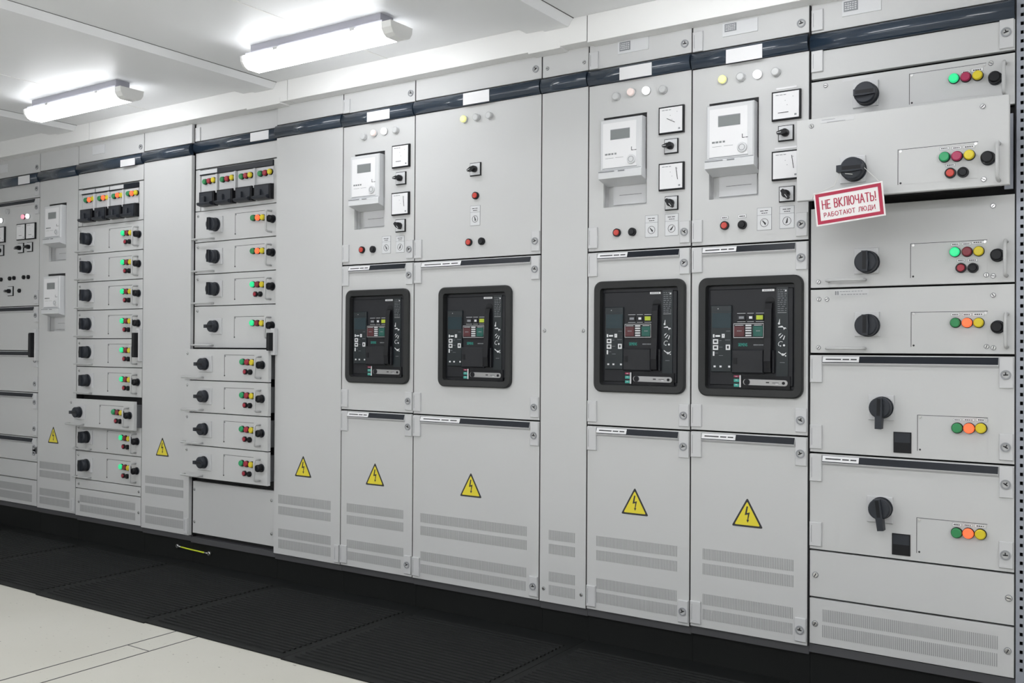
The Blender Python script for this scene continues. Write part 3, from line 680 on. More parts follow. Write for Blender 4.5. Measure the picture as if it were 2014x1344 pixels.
    for (u0, u1, v0, v1) in ((0.345, 0.635, 0.388, 0.394), (0.345, 0.635, 0.503, 0.509), (0.345, 0.35, 0.39, 0.508), (0.630, 0.635, 0.39, 0.508)): rbox(b, u0, u1, v0, v1, -0.0068, -0.005, 'chrome')
    pc = add('pushbutton_cover', b)
    for (u0, u1, k) in ((0.352, 0.452, 'rdim'), (0.535, 0.628, 'gdim')):
        b = MB(); rbox(b, u0, u1, 0.412, 0.498, -0.009, -0.005, k, 0.001); rbox(b, u0+.01, u1-.01, 0.402, 0.406, -0.0075, -0.005, 'iconw'); bars(b, P(u0+.03, 0)[0], P(u1-.02, 0)[0], P(0, .455)[1], P(0, .448)[1], -0.009, 'ink2', 3)
        add('flap_button', b, pc, 'dim red flap' if k == 'rdim' else 'dim green flap')
    b = MB()
    for i in range(5): rbox(b, 0.463, 0.518, 0.400+i*0.021, 0.412+i*0.021, -0.0078, -0.005, 'white2')
    add('counter', b, pc)
    sm = text_mesh('SIEMENS', 0.0150, 'teal', wscale=0.56); c = P(0.427, 0.567); link('maker_mark', sm, fp, (c[0], 0.002, c[1]))
    b = MB(); a, c = P(0.53, 0.572), P(0.625, 0.562); bars(b, a[0], c[0], a[1], c[1], 0.0028, 'ink2', 7); add('maker_print', b, fp)
    b = MB(); rbox(b, 0.330, 0.640, 0.605, 0.805, -0.011, 0.006, 'bface2', 0.004); cv = add('auxiliary_cover', b)
    b = MB(); rbox(b, 0.352, 0.385, 0.675, 0.728, -0.0125, -0.010, 'black'); add('key_slot', b, cv)
    # lever
    b = MB(); rbox(b, 0.640, 0.728, 0.21, 0.805, 0.0025, 0.006, 'black'); c = P(0.684, 0.21); b.disc(c[0], c[1], 0.0155, 0.0025, 0.006, 'black', 20); lv = add('lever_slot', b)
    b = MB(); a, d = P(0.650, 0.225); c, e = P(0.712, 0.80); b.xprism([(-0.006, d), (-0.012, d-0.02), (-0.016, (d+e)/2), (-0.022, e+0.04), (-0.018, e+0.004), (0.002, e), (0.002, d)], a, c, 'black', False)
    rbox(b, 0.715, 0.735, 0.61, 0.80, -0.010, 0.004, 'bface2', 0.002); add('charging_lever', b)
    # crank and position indicator
    b = MB(); rbox(b, 0.425, 0.875, 0.822, 0.93, 0.000, 0.005, 'black'); cs = add('crank_recess', b)
    b = MB(); c0 = P(0.475, 0.875); c1 = P(0.83, 0.878); w = 0.0095; pts = []
    for i in range(9): a = PI/2+PI*i/8; pts.append((c0[0]-0.004+w*math.cos(a), c0[1]+w*math.sin(a)))
    for i in range(9): a = -PI/2+PI*i/8; pts.append((c1[0]+w*math.cos(a), c1[1]+w*math.sin(a)))
    b.prism(pts, -0.0035, 0.001, 'chrome'); b.disc(c0[0], c0[1], 0.0085, -0.0055, -0.003, 'black', 18); b.disc(c1[0]-0.004, c1[1], 0.0048, -0.0055, -0.003, 'black', 14); b.ring(c0[0], c0[1], 0.0085, 0.0102, -0.005, -0.003, 'dgrey', 18)
    rbox(b, 0.655, 0.685, 0.870, 0.880, -0.0042, -0.003, 'ink'); rbox(b, 0.715, 0.775, 0.875, 0.879, -0.0042, -0.003, 'ink'); rbox(b, 0.745, 0.77, 0.882, 0.888, -0.0042, -0.003, 'iconw'); add('crank_handle', b)
    b = MB(); rbox(b, 0.340, 0.418, 0.818, 0.925, 0.000, 0.005, 'bface2'); pi_ = add('position_indicator', b)
    for v, k in ((0.822, 'mag'), (0.852, 'teal'), (0.892, 'teal')):
        b = MB(); rbox(b, 0.345, 0.395, v, v+(0.014 if k == 'mag' else 0.024), -0.001, 0.001, k); rbox(b, 0.36, 0.38, v+0.006, v+0.010, -0.0014, 0, 'iconw'); add('position_flag', b, pi_)
    b = MB(); rbox(b, 0.400, 0.414, 0.820, 0.92, -0.002, 0.001, 'white2'); add('shutter_bar', b, pi_)
    return t
def copy_tree(o, parent=None):
    c = o.copy(); COL.objects.link(c); c.parent = parent
    for ch in list(o.children): copy_tree(ch, c)
    return c
BLAB = {'K': 'black framed circuit breaker nearest the wide drawer cabinet, largest of the four',
        'J': 'black framed circuit breaker in the door right of the narrow blank panel, second largest',
        'H': 'black framed circuit breaker centred in the wide door with plain margins on both sides',
        'G': 'black framed circuit breaker farthest left, smallest of the four'}
bk = make_breaker(BLAB['K'])
for n in 'KJHG':
    o = bk if n == 'K' else copy_tree(bk)
    o['label'] = BLAB[n]; o.location = (BRKC[n][0], -0.001, BRKC[n][1])

# ------------------------------------------------------------------ drawers
def drawer(n, z0, z1, Y, tray=0.0):
    g = G[n]; b = MB(); b.box(g['x0'], g['x1'], Y, Y+0.018, z0, z1, 'paint', 0.001); o = part('drawer', b, CAB[n])
    if tray > 0:
        b = MB(); b.box(g['x0']+0.03, g['x1']-0.03, Y+0.018, 0.040, z0+0.012, z1-0.02, 'dpaint'); part('drawer_tray', b, o)
    return o
def feeder(n, z0, z1, Y, st, tray=0.0):
    """one small motor-feeder drawer. offsets measured on the third drawer of cabinet E"""
    o = drawer(n, z0, z1, Y, tray); x0 = G[n]['x0']; zc = (z0+z1)/2; g = G['E']
    ze0 = E3[0]; zr = (E3[0]+E3[1])/2; YE = g['Y']
    def off(px, py, d=0.0):
        x, z = U(px, py, YE-d); return x-g['x0']+x0+(-0.009 if n == 'C' else 0), z-zr+zc
    def at(name, me, px, py, d, rot=(0, 0, 0), lb=None, yy=0.0):
        x, z = off(px, py, d); q = link(name, me, o, (x, Y+yy, z), rot, lb); return q
    x0p, z1p = off(411.4, 553.5, 0.006); x1p, z0p = off(435.7, 584, 0.006)
    if n == 'C': x0p -= 0.042; x1p -= 0.042
    b = MB(); b.box(x0p, x1p, Y-0.007, Y, z0p, z1p, 'paint2', 0.0015); part('switch_plate', b, o)
    kx = (x0p+x1p)/2; kz = (z0p+z1p)/2
    q = link('switch_knob', knob_mesh(0 if st['on'] else 0.014), o, (kx, Y-0.006, kz), (0, 0 if st['on'] else PI/2, 0)); q.scale = (0.95, 1, 0.95) if st['on'] else (0.84, 0.8, 0.84)
    for px, k in zip((495.4, 505, 514.6), st['l']): at('indicator_lamp', lamp_mesh(k), px, 559.5, 0.01)
    if st.get('b', True):
        at('push_button', button_mesh('redb2', 0.0125), 500.5, 578.6, 0.01); at('push_button', button_mesh('black', 0.0125), 509.8, 578.6, 0.01)
    at('black_knob', stub_mesh(), 528, 563, 0.024)
    # handles
    hx, hz1 = off(521.5, 546.5, 0.035); _, hz0 = off(521.5, 588, 0.035); stt = 0.035; r = 0.0045; qq = 0.01
    b = MB(); b.tube([(hx, Y, hz1), (hx, Y-stt+qq, hz1), (hx, Y-stt+0.003, hz1-0.003), (hx, Y-stt, hz1-qq), (hx, Y-stt, hz0+qq), (hx, Y-stt+0.003, hz0+0.003), (hx, Y-stt+qq, hz0), (hx, Y, hz0)], r, 'handle', 8); part('drawer_handle', b, o)
    a = x0+0.012; c = a+0.13; zz = z0+0.012; b = MB(); b.tube([(a, Y, zz), (a, Y-0.022, zz), (a+0.003, Y-0.028, zz), (a+0.01, Y-0.030, zz), (c-0.01, Y-0.030, zz), (c-0.003, Y-0.028, zz), (c, Y-0.022, zz), (c, Y, zz)], 0.0042, 'handle', 8); part('pull_rod', b, o)
    ix0, iz1 = off(461.5, 548.5); ix1, _ = off(520, 545); _, iz0 = off(461, 589)
    b = MB(); b.box(ix0, ix0+0.0018, Y-0.0006, Y, iz0, iz1, 'ink'); b.box(ix0, ix1, Y-0.0006, Y, iz1-0.0016, iz1, 'ink'); b.disc(ix0+0.006, iz1-0.006, 0.0035, Y-0.0014, Y, 'ink2', 10); b.disc(ix0+0.002, iz0, 0.0035, Y-0.0014, Y, 'ink', 10); part('inset_plate', b, o)
    link('screw', screw_mesh(), o, (x0+0.022, Y, z1-0.022))
    return o
# cabinet E
ze = [zpx('E', *t) for t in [(335.7, 312), (416.8, 401), (478, 466), (540, 533), (602.5, 599), (685, 685.4)]]
E3 = (ze[4]+0.003, ze[3]-0.003)
ON_G = dict(on=True, l=('grn_l', 'red', 'yel')); ON_R = dict(on=True, l=('grn', 'red_l', 'yel'), b=False); OFF = dict(on=False, l=('grn_d', 'redb2', 'yel'))
YE = G['E']['Y']; g = G['E']
b = MB(); b.box(g['x0'], g['x1'], YE, YE+0.018, ze[0]+0.003, g['zn']-0.0015, 'paint', 0.001); part('upper_panel', b, CAB['E'])
feeder('E', ze[2]+0.002, ze[1]-0.002, YE, ON_R); feeder('E', ze[3]+0.002, ze[2]-0.002, YE, ON_R); feeder('E', ze[4]+0.002, ze[3]-0.002, YE, ON_G)
feeder('E', ze[5]+0.002, ze[4]-0.002, YE, dict(on=False, l=('grn_l', 'red', 'yel'), b=False))
YP = -0.036
zq = [(U(xpx(g['x0'])-22, a, YP)[1]+U(xpx(g['x1'])-11, c, YP)[1])/2 for a, c in [(686, 686.5), (745.5, 755), (809, 821), (874, 889), (937, 957.5)]]
for i in range(4): feeder('E', zq[i+1]+0.0022, zq[i]-0.0022, YP, OFF, tray=0.05)
z1 = zpx('E', 945, 967); z0 = zpx('E', 1046.5, 1076.5)
b = MB(); b.box(g['x0'], g['x1'], YE, YE+0.018, z0, z1, 'paint', 0.001); lp = part('lower_panel', b, CAB['E'])
for p in [(382.5, 963), (382.5, 1026.5), (534, 985), (534, 1051)]: screw(lp, *p, YE)
# cabinet C
g = G['C']
zc = [zpx('C', *t) for t in [(374.6, 354.6), (447, 433), (501.7, 491), (556, 549), (611, 608), (666.3, 667), (721, 724), (776.6, 783), (832, 841.5), (886, 899.5), (940.6, 959), (959, 979.5)]]
b = MB(); b.box(g['x0'], g['x1'], 0, 0.018, zc[0]+0.003, g['zn']-0.0015, 'paint', 0.001); part('upper_panel', b, CAB['C'])
for i in range(1, 10):
    pulled = (i == 7)
    st = dict(on=not pulled, l=('grn_l' if not pulled else 'grn_d', 'red', 'yel' if i in (4, 9) else 'yel'))
    if pulled:
        YC = -0.045; a = U(150, 780, YC)[1]; c = U(267, 796, YC)[1]; zt = (a+c)/2; zb_ = zt-(zc[7]-zc[8])+0.006
        feeder('C', zb_, zt, YC, st, tray=0.05)
    else: feeder('C', zc[i+1]+0.002, zc[i]-0.002, 0.0, st)
b = MB(); b.box(g['x0'], g['x1'], 0, 0.018, zc[11]+0.002, zc[10]-0.002, 'paint', 0.001); o = part('blank_panel', b, CAB['C']); screw(o, 155, 951.5); screw(o, 273, 968)
b = MB(); b.box(g['x0'], g['x1'], 0, 0.018, g['zb']+0.002, zc[11]-0.002, 'paint', 0.001); o = part('vent_panel', b, CAB['C']); screw(o, 155, 987); screw(o, 272.5, 1009)
vent(o, 157.5, 266.5, 982, 996); vent(o, 157.5, 266.5, 1001, 1015)

# rows of four small switch modules (cabinets C and E)
def modules(n, z0, z1, lamps, plates, sws, lit, labels, YM):
    g = G[n]; Y = g['Y']; b = MB(); b.box(g['x0'], g['x1'], Y+0.006, Y+0.018, z0, z1, 'paint'); b.box(g['x0'], g['x0']+0.035, Y, Y+0.008, z0, z1, 'paint', 0.001); b.box(g['x1']-0.035, g['x1'], Y, Y+0.008, z0, z1, 'paint', 0.001)
    fr = part('module_frame', b, CAB[n])
    b = MB(); b.box(g['x0']+0.037, g['x1']-0.037, Y-0.006, Y+0.006, z1-0.030, z1-0.004, 'strip', 0.001); part('label_channel', b, fr)
    for (a, c) in labels:
        xa = U(a, 340, Y-0.007)[0]; xc = U(c, 340, Y-0.007)[0]; b = MB(); b.box(xa, xc, Y-0.0075, Y-0.005, z1-0.026, z1-0.007, 'white2'); part('printed_label', b, fr)
    for i in range(4):
        xl, xr = plates[i]; zt = z1-0.034; zm = z0+(z1-z0)*0.44
        x0 = U(xl, 360, Y)[0]; x1 = U(xr, 360, Y)[0]
        b = MB(); b.box(x0, x1, Y-0.004, Y+0.008, zm, zt, 'paint2', 0.001); o = part('feeder_module', b, CAB[n])
        if i < 3: b2 = MB(); b2.box(x1+0.002, x1+0.012, Y-0.016, Y+0.006, zm-0.012, zt, 'paint2', 0.002); part('module_divider', b2, o)
        for (px, py), k in zip(lamps[i], lit): lamp(o, px, py, k, Y-0.004, r=0.0145)
        # black rocker housing with a ledge that sticks out
        w = x1-x0; zb = z0+0.018
        b = MB(); b.box(x0+0.004, x1-0.002, Y-0.022, Y+0.006, zb, zm-0.002, 'black', 0.002); b.box(x0+0.012, x1-0.010, Y-0.024, Y-0.02, zb+0.012, zm-0.008, 'dgrey'); sw = part('module_switch', b, o)
        b = MB(); b.xprism([(Y-0.02, zb), (Y-0.036, zb+0.003), (Y-0.040, zb+0.012), (Y-0.036, zb+0.016), (Y-0.02, zb+0.02)], x0+0.008, x1-0.012, 'dgrey'); b.box(x0+0.035, x0+0.058, Y-0.036, Y-0.02, zb+0.012, zb+0.045, 'dgrey', 0.003); 
        b.v = [tuple(v) for v in b.v]; part('module_lever', b, o)
lampE = [[(402, 357.6), (410.6, 356), (419, 354)], [(436.5, 353), (445.7, 351.5), (455.3, 349.3)], [(473.8, 347), (482.7, 345.5), (491.2, 344)], [(510.6, 341.5), (520.4, 340), (530, 337.5)]]
modules('E', ze[1]+0.002, ze[0]-0.002, lampE, [(397.5, 428), (432, 464), (468.5, 502), (505, 539)], None, ('grn', 'redb2', 'yel'), [(391, 427)], 0)
lampC = [[(168, 394), (175, 393), (182, 391)], [(195, 390.5), (202.5, 389), (210.5, 388.6)], [(223, 386), (230.6, 384), (238, 384)], [(251.4, 381), (258.6, 380.4), (266.6, 379)]]
modules('C', zc[1]+0.002, zc[0]-0.002, lampC, [(164, 188), (192, 216), (219.5, 244.5), (247.5, 273.5)], None, ('grn', 'red_l', 'yel'), [(158, 187), (188.5, 215), (216.5, 243)], 0)

# ---- cabinet A (mostly cut by the frame)
g = G['A']
za = [zpx('A', y, y+dy) for y, dy in ()]
def zA(px, py): return U(px, py)[1]
cuts = [zA(40, 394), zA(40, 603), zA(40, 690), zA(40, 771), zA(40, 858), zA(40, 905.5), zA(40, 940.5)]
dA = []
zs = [g['zn']-0.0015]+cuts+[g['zb']+0.002]
for i in range(8):
    strip = i in (1, 2, 3, 4, 5)
    nm = 'door' if i < 6 else ('blank_panel' if i == 6 else 'vent_panel')
    o = door('A', zs[i+1]+0.0025, zs[i]-0.0025 if i else zs[i], top=(i == 0 or i > 5), bot='none' if i > 5 else None, strip=strip, name=nm if i != 1 else 'instrument_door', lab=0.0001 if i in (1, 2, 3, 4, 5) else 0.3); dA.append(o)
vent(dA[7], -20, 63, 949, 963); vent(dA[7], -20, 63, 966, 981)
for px, py, k in [(13, 416, 'clr'), (1, 434, 'wht_l'), (44.6, 426.5, 'pink_l'), (53.6, 425.5, 'wht_l')]: lamp(dA[1], px, py, k)
for r in [(-10, 11.5, 446, 478), (32, 50.5, 440, 473), (51, 69.5, 438, 471)]: panel_meter(CAB['A'], r, ((-0.4, -0.5), (0.3, -0.5)))
for r, a in [((-6, 8, 485, 501), 1.3), ((34, 46.5, 480, 496), 1.3), ((52, 64, 478, 494), 1.4), ((14, 26, 565, 581), 1.5)]: small_switch(CAB['A'], r, a)
for px, py in [(17, 548), (25.5, 547), (44.6, 545.5), (53.6, 545), (36, 572), (0, 550)]: button(dA[1], px, py, 'black', r=0.012)

# swing handles on the cable compartment doors
def swing(n, px, yt, yb, Y=0, dx=-0.012):
    g = G[n]; x = g['x1']+dx; z1 = U(px, yt)[1]; z0 = U(px, yb)[1]
    b = MB(); b.box(x-0.010, x+0.016, Y-0.022, Y, z0-0.02, z1+0.02, 'paint2', 0.003); o = part('swing_handle', b, CAB[n])
    b = MB(); b.box(x-0.009, x+0.009, Y-0.052, Y-0.020, z0, z1, 'black', 0.008); part('handle_grip', b, o)
swing('A', 68, 655, 703); swing('C', 273, 655, 703); swing('E', 538, 655, 690, -0.001, 0.006)

# ------------------------------------------------------------------ cabinet L
n = 'L'; g = G[n]; Y = g['Y']
zt1 = (U(1597, 155, Y)[1]+U(2000, 103, Y)[1])/2
b = MB(); b.box(g['x0'], g['x1'], Y, Y+0.018, zt1+0.003, g['zn']-0.0015, 'paint', 0.001); o = part('upper_panel', b, CAB[n])
z1 = U(1603, 101, Y)[1]; z0 = U(1603, 143, Y)[1]; hinge(o, g['x0']+0.001, g['x0']+0.037, z0, z1, Y)
x, z = U(1983, 64, Y); latchplate(o, x-0.022, g['x1']-0.002, z-0.045, z+0.040, z, Y)
zl1b = U(1800, 232, Y)[1]-0.085      # hidden behind the pulled-out drawer
zL2t = U(1800, 388, Y)[1]; zg34 = zpx('L', 568, 557.5); zg4d = zpx('L', 697, 698); zd56 = zpx('L', 892.5, 913); z6 = zpx('L', 1084, 1125); z7 = zpx('L', 1177.5, 1229.6)
ymid = zpx('L', 400, 377)
# L1
zl12 = U(1995, 206, Y)[1]; zL3 = zpx('L', 409.5, 384.5)
o = drawer(n, zl12+0.003, zt1-0.006, Y)
switch(o, (1677, 1727, 160, 210), (1702, 183), PI/2, Y, scale=1.0, ext=0.0)
lamp(o, 1875.5, 153.7, 'grn_l', Y); lamp(o, 1899, 151, 'mag', Y, label='dark red lamp'); lamp(o, 1922.5, 148, 'yel', Y); stub(o, 1956, 151, Y)
handle_v(o, 1974, 115, 186, Y); outline(o, 1788, 1940, 144, 125, 206, Y); screw(o, 1624, 168.6, Y); screw(o, 1949, 124.7, Y); tagplate(o, 1891, 1908, 139, 144, Y); tagplate(o, 1910, 1934, 134, 141, Y)
x0, x1, z0, z1 = RC(1657, 1717, 150, 157, Y); plate_label(o, 'printed_tape', x0, x1, z0, z1, Y, 0.0006, 'paint2')
# L2 pulled out
YP = -0.145; a = (U(1567, 235, YP)[1]+U(1984, 188.5, YP)[1])/2; c = (U(1567, 393.5, YP)[1]+U(1986, 365.5, YP)[1])/2
xa = (U(1567, 235, YP)[0]+U(1567, 394, YP)[0])/2; xb = (U(1984, 188, YP)[0]+U(1986, 365, YP)[0])/2
b = MB(); b.box(xa, xb, YP, YP+0.018, c, a, 'paint', 0.0015); o = part('drawer', b, CAB[n], label='large drawer pulled out in front of the others')
b = MB(); b.box(xa+0.03, xb-0.04, YP+0.018, 0.040, c+0.02, a-0.03, 'plinth'); part('drawer_tray', b, o)  # darker than the other trays, painting the shade below this drawer
b = MB(); b.panel(xb-0.030, xb-0.008, c+0.01, a-0.02, Y-0.004, Y+0.004, [(xb-0.024, xb-0.016, c+0.02+i*0.0215, c+0.028+i*0.0215) for i in range(9)], 'post'); part('perforated_rail', b, CAB[n])
switch(o, (1652, 1702, 307.5, 359.5), (1676.5, 332), PI/2, YP, ext=0.01)
lamp(o, 1857, 308.5, 'grn_d', YP); lamp(o, 1881.5, 307, 'mag', YP, label='magenta lamp'); lamp(o, 1906, 304.5, 'yel', YP); stub(o, 1941.5, 309, YP); button(o, 1868.5, 340, 'redb', YP); button(o, 1893.5, 338.5, 'black', YP)
handle_v(o, 1961.5, 274, 356, YP); outline(o, 1765.6, 1924, 294.5, 278.5, 364, YP)
for p in [(1596, 248.5), (1933, 209.5), (1935, 353)]: screw(o, *p, YP)
for t in [(1848, 1867, 289.5, 295), (1872, 1891, 288, 294), (1894, 1918, 285.5, 292), (1859.5, 1879, 322, 328)]: tagplate(o, *t, YP)
x0, x1, z0, z1 = RC(1614, 1680, 232, 239, YP); plate_label(o, 'printed_tape', x0, x1, z0, z1, YP, 0.0006, 'paint2', lines=[(0, 0.7, 0.8, 0.9, 'ink2', 1), (0.15, 1, 0.05, 0.15, 'ink2', 1)])
# L3
o = drawer(n, zg34+0.003, zL3, Y)
switch(o, (1680, 1728, 488, 538.5), (1703.5, 515), 0, Y)
lamp(o, 1877.5, 495.5, 'grn_l', Y, label='lit green lamp'); lamp(o, 1901.5, 495, 'red', Y); lamp(o, 1924.5, 494, 'yel', Y); button(o, 1889.5, 527, 'redb2', Y); button(o, 1913, 527, 'black', Y); stub(o, 1960, 501, Y)
handle_v(o, 1976.5, 468.5, 545, Y); handle_h(o, 1624, 1702, 552, Y); outline(o, 1790.5, 1942, 478.5, 472.5, 547, Y)
for p in [(1940, 541), (1953.5, 543), (1610, 555), (1953.5, 405)]: screw(o, *p, Y)
for t in [(1870, 1888, 478, 484), (1892, 1910, 477, 483), (1911, 1935, 474, 480), (1882, 1898, 509.5, 515.5), (1903, 1923, 509, 515)]: tagplate(o, *t, Y)
# L4
o = drawer(n, zg4d+0.003, zg34-0.003, Y)
switch(o, (1680.5, 1729.5, 614, 662), (1704, 640), 0, Y)
lamp(o, 1878.5, 635, 'grn', Y); lamp(o, 1901.7, 635, 'red_l', Y, label='lit orange red lamp'); lamp(o, 1924.5, 635, 'yel', Y); stub(o, 1960.6, 643, Y)
handle_v(o, 1977.5, 613, 687, Y); handle_h(o, 1624, 1702, 685.5, Y); outline(o, 1791.5, 1943, 613.5, 612.5, 682.5, Y)
for p in [(1611, 589), (1626.5, 589), (1953.5, 581), (1610, 684), (1940.5, 682), (1954, 684.6)]: screw(o, *p, Y)
for t in [(1870, 1888, 616, 622), (1892.5, 1911, 616, 622), (1913, 1936, 615, 622)]: tagplate(o, *t, Y)
x0, x1, z0, z1 = RC(1641, 1709, 571, 582, Y); plate_label(o, 'printed_tape', x0, x1, z0, z1, Y, 0.0005, 'paint2', lines=[(0.02, 0.15, 0.2, 0.9, 'ink2', 2), (0.15, 0.85, 0.75, 0.85, 'ink2', 8), (0.2, 0.98, 0.2, 0.32, 'ink2', 9)])
# L5 / L6 doors
def ldoor(z0, z1, plate, kc, dark, lamps, oy, tags, slant, scr):
    o = door(n, z0, z1, name='door', Y=Y, lab=0.225)
    switch(o, plate, kc, slant, Y, ext=0.036, scale=0.95)
    x0, x1, a, c = RC(*dark, Y-0.004); b = MB(); b.box(x0, x1, Y-0.004, Y, a, c, 'black', 0.001); b.box(x0+0.003, x1-0.003, Y-0.0046, Y-0.003, a+(c-a)*0.5, c-0.003, 'dgrey'); part('status_window', b, o)
    outline(o, *oy, Y)
    for (p, k) in lamps: lamp(o, p[0], p[1], k, Y, r=0.016)
    for t in tags: tagplate(o, *t, Y)
    return o
ldoor(zd56+0.003, zg4d-0.004, (1707.5, 1758.5, 777.5, 827), (1731.5, 802.5), (1757, 1792, 850.5, 891.5), [((1882, 842.5), 'grn'), ((1905.5, 843), 'red_l'), ((1929, 843), 'yel')], (1804, 1943, 817, 821, 887), [(1875, 1891, 823.5, 828.5), (1894, 1917, 823.5, 829), (1920, 1943, 823, 830)], 0.03, None)
ldoor(z6+0.003, zd56-0.003, (1704.5, 1756, 977, 1028.5), (1730, 1001.5), (1754, 1790, 1051, 1093), [((1881, 1049), 'grn'), ((1904, 1050), 'red_l'), ((1928, 1052), 'yel')], (1802.5, 1942, 1020, 1029.5, 1088), [(1873, 1891, 1029, 1036), (1894, 1913, 1031, 1036), (1917, 1940, 1032, 1039)], -0.12, None)
b = MB(); b.box(g['x0'], g['x1'], Y, Y+0.018, z7+0.003, z6-0.003, 'paint', 0.001); o = part('blank_panel', b, CAB[n]); 
def bigscrew(o, px, py): s = screw(o, px, py, Y); s.scale = (1.35, 1.3, 1.35)
bigscrew(o, 1604, 1131); bigscrew(o, 1984, 1177)
b = MB(); b.box(g['x0'], g['x1'], Y, Y+0.018, g['zb']+0.002, z7-0.003, 'paint', 0.001); o = part('vent_panel', b, CAB[n]); bigscrew(o, 1603, 1227); bigscrew(o, 1982, 1281)
vent(o, 1618, 1964.5, 1225.5, 1250.5, Y); vent(o, 1617, 1963.5, 1258, 1283, Y)
# perforated corner post at the end of the row
b = MB(); px0 = XB['LR']+0.001; holes = [(px0+0.010, px0+0.018, 0.16+i*0.025, 0.170+i*0.025) for i in range(80)]
b.panel(px0, px0+0.035, 0.10, 2.17, 0.012, 0.016, holes, 'post'); b.box(px0+0.0335, px0+0.035, 0.016, 0.6, 0.1, 2.17, 'post'); b.box(px0+0.002, px0+0.033, 0.045, 0.05, 0.1, 2.17, 'void')
part('perforated_post', b, CAB['L'], 'galvanised post with a column of square holes')
b = MB(); b.box(px0, px0+0.035, 0.026, 0.6, 0.0, 0.10, 'plinth'); part('post_foot', b, CAB['L'])

# ------------------------------------------------------------------ hanging placard
YT = YP-0.059
cor = [U(1599.5, 381, YT), U(1734.7, 356, YT), U(1743, 423.5, YT), U(1606.7, 446, YT)]
cx = sum(c[0] for c in cor)/4; cz = sum(c[1] for c in cor)/4
ang = math.atan2(cor[1][1]-cor[0][1]+cor[2][1]-cor[3][1], cor[1][0]-cor[0][0]+cor[2][0]-cor[3][0])
w = (math.dist(cor[0], cor[1])+math.dist(cor[3], cor[2]))/2; h = (math.dist(cor[0], cor[3])+math.dist(cor[1], cor[2]))/2
pl = thing('warning_placard', 'white rectangular placard with a crimson border and crimson lettering, hung crooked from a drawer knob', 'sign', (cx, YT, cz))
RY = (0, -ang, 0)
pl.rotation_euler = RY
def lp_(name, b, lb=None):
    o = bpy.data.objects.new(name, b.mesh(name) if isinstance(b, MB) else b); COL.objects.link(o); o.parent = pl
    if lb: o['label'] = lb
    return o
b = MB(); b.box(-w/2, w/2, 0, 0.0015, -h/2, h/2, 'plac'); lp_('board', b)
bw = 0.0095; e = 0.0045
b = MB(); b.panel(-w/2+e, w/2-e, -h/2+e, h/2-e, -0.0006, 0.0002, [(-w/2+e+bw, w/2-e-bw, -h/2+e+bw, h/2-e-bw)], 'crim'); lp_('border', b, 'crimson border')
def arcp(cx, cz, rx, rz, a0, a1, n=14): return [(cx+rx*math.cos(a0+(a1-a0)*i/n), cz+rz*math.sin(a0+(a1-a0)*i/n)) for i in range(n+1)]
H_ = PI/2
GLY = {   # stroke letters: width, list of polylines in a box 1 high
 'Н': (.62, [[(0,0),(0,1)], [(.62,0),(.62,1)], [(0,.52),(.62,.52)]]),
 'Е': (.5, [[(.5,1),(0,1),(0,0),(.5,0)], [(0,.52),(.44,.52)]]),
 'В': (.56, [[(0,0),(0,1),(.3,1)]+arcp(.3,.76,.22,.24,H_,-H_)+[(0,.52)], [(.3,.52)]+arcp(.3,.26,.26,.26,H_,-H_)+[(0,0)]]),
 'К': (.58, [[(0,0),(0,1)], [(.54,1),(.06,.5),(.58,0)]]),
 'Л': (.62, [[(0,0),(.08,.04),(.15,.25),(.18,1),(.62,1),(.62,0)]]),
 'Ю': (.92, [[(0,0),(0,1)], [(0,.5),(.28,.5)], arcp(.6,.5,.32,.5,0,2*PI,22)]),
 'Ч': (.56, [[(0,1),(0,.66)]+arcp(.24,.66,.24,.22,PI,1.5*PI)+[(.4,.45),(.56,.52)], [(.56,1),(.56,0)]]),
 'А': (.66, [[(0,0),(.33,1),(.66,0)], [(.11,.33),(.55,.33)]]),
 'Т': (.6, [[(0,1),(.6,1)], [(.3,1),(.3,0)]]),
 'Ь': (.54, [[(0,1),(0,0),(.3,0)]+arcp(.3,.28,.24,.28,-H_,H_)+[(0,.56)]]),
 '!': (.06, [[(.03,1),(.03,.3)], [(.03,.06),(.03,0)]]),
 'Р': (.54, [[(0,0),(0,1),(.28,1)]+arcp(.28,.74,.26,.26,H_,-H_)+[(0,.48)]]),
 'Б': (.54, [[(.5,1),(0,1),(0,0),(.28,0)]+arcp(.28,.29,.26,.29,-H_,H_)+[(0,.58)]]),
 'О': (.72, [arcp(.36,.5,.36,.5,0,2*PI,22)]),
 'Д': (.72, [[(0,-.2),(0,0),(.72,0),(.72,-.2)], [(.10,0),(.20,.3),(.22,1),(.62,1),(.62,0)]]),
 'И': (.62, [[(0,1),(0,0),(.62,1),(.62,0)]]), ' ': (.25, [])}
def letters(txt, tw, th, t):
    """thick stroke letters, one mesh for the line of text"""
    b = MB(); tot = sum(GLY[c][0] for c in txt)+0.27*(len(txt)-1); sx = tw/tot; x = -tw/2; q = 0
    for ch in txt:
        gw, pls = GLY[ch]; q = 0
        for pl_ in pls:
            P_ = [Vector((x+p[0]*sx, 0, (p[1]-0.5)*th)) for p in pl_]
            for i in range(len(P_)-1):
                d = (P_[i+1]-P_[i]).normalized(); nn = Vector((-d.z, 0, d.x))*t/2; e0 = d*(t/2*0.98)
                A_, B_ = P_[i]-(e0 if i == 0 and len(P_) < 12 or i > 0 and len(P_) < 6 else d*0), P_[i+1]+(e0 if len(P_) < 6 else d*t*0.2)
                y = -0.0003-0.000012*q; q += 1
                b.prism([(v.x, v.z) for v in (A_+nn, B_+nn, B_-nn, A_-nn)], y, 0.0, 'crim')
        x += (gw+0.27)*sx
    return b
iw = w-2*(e+bw)
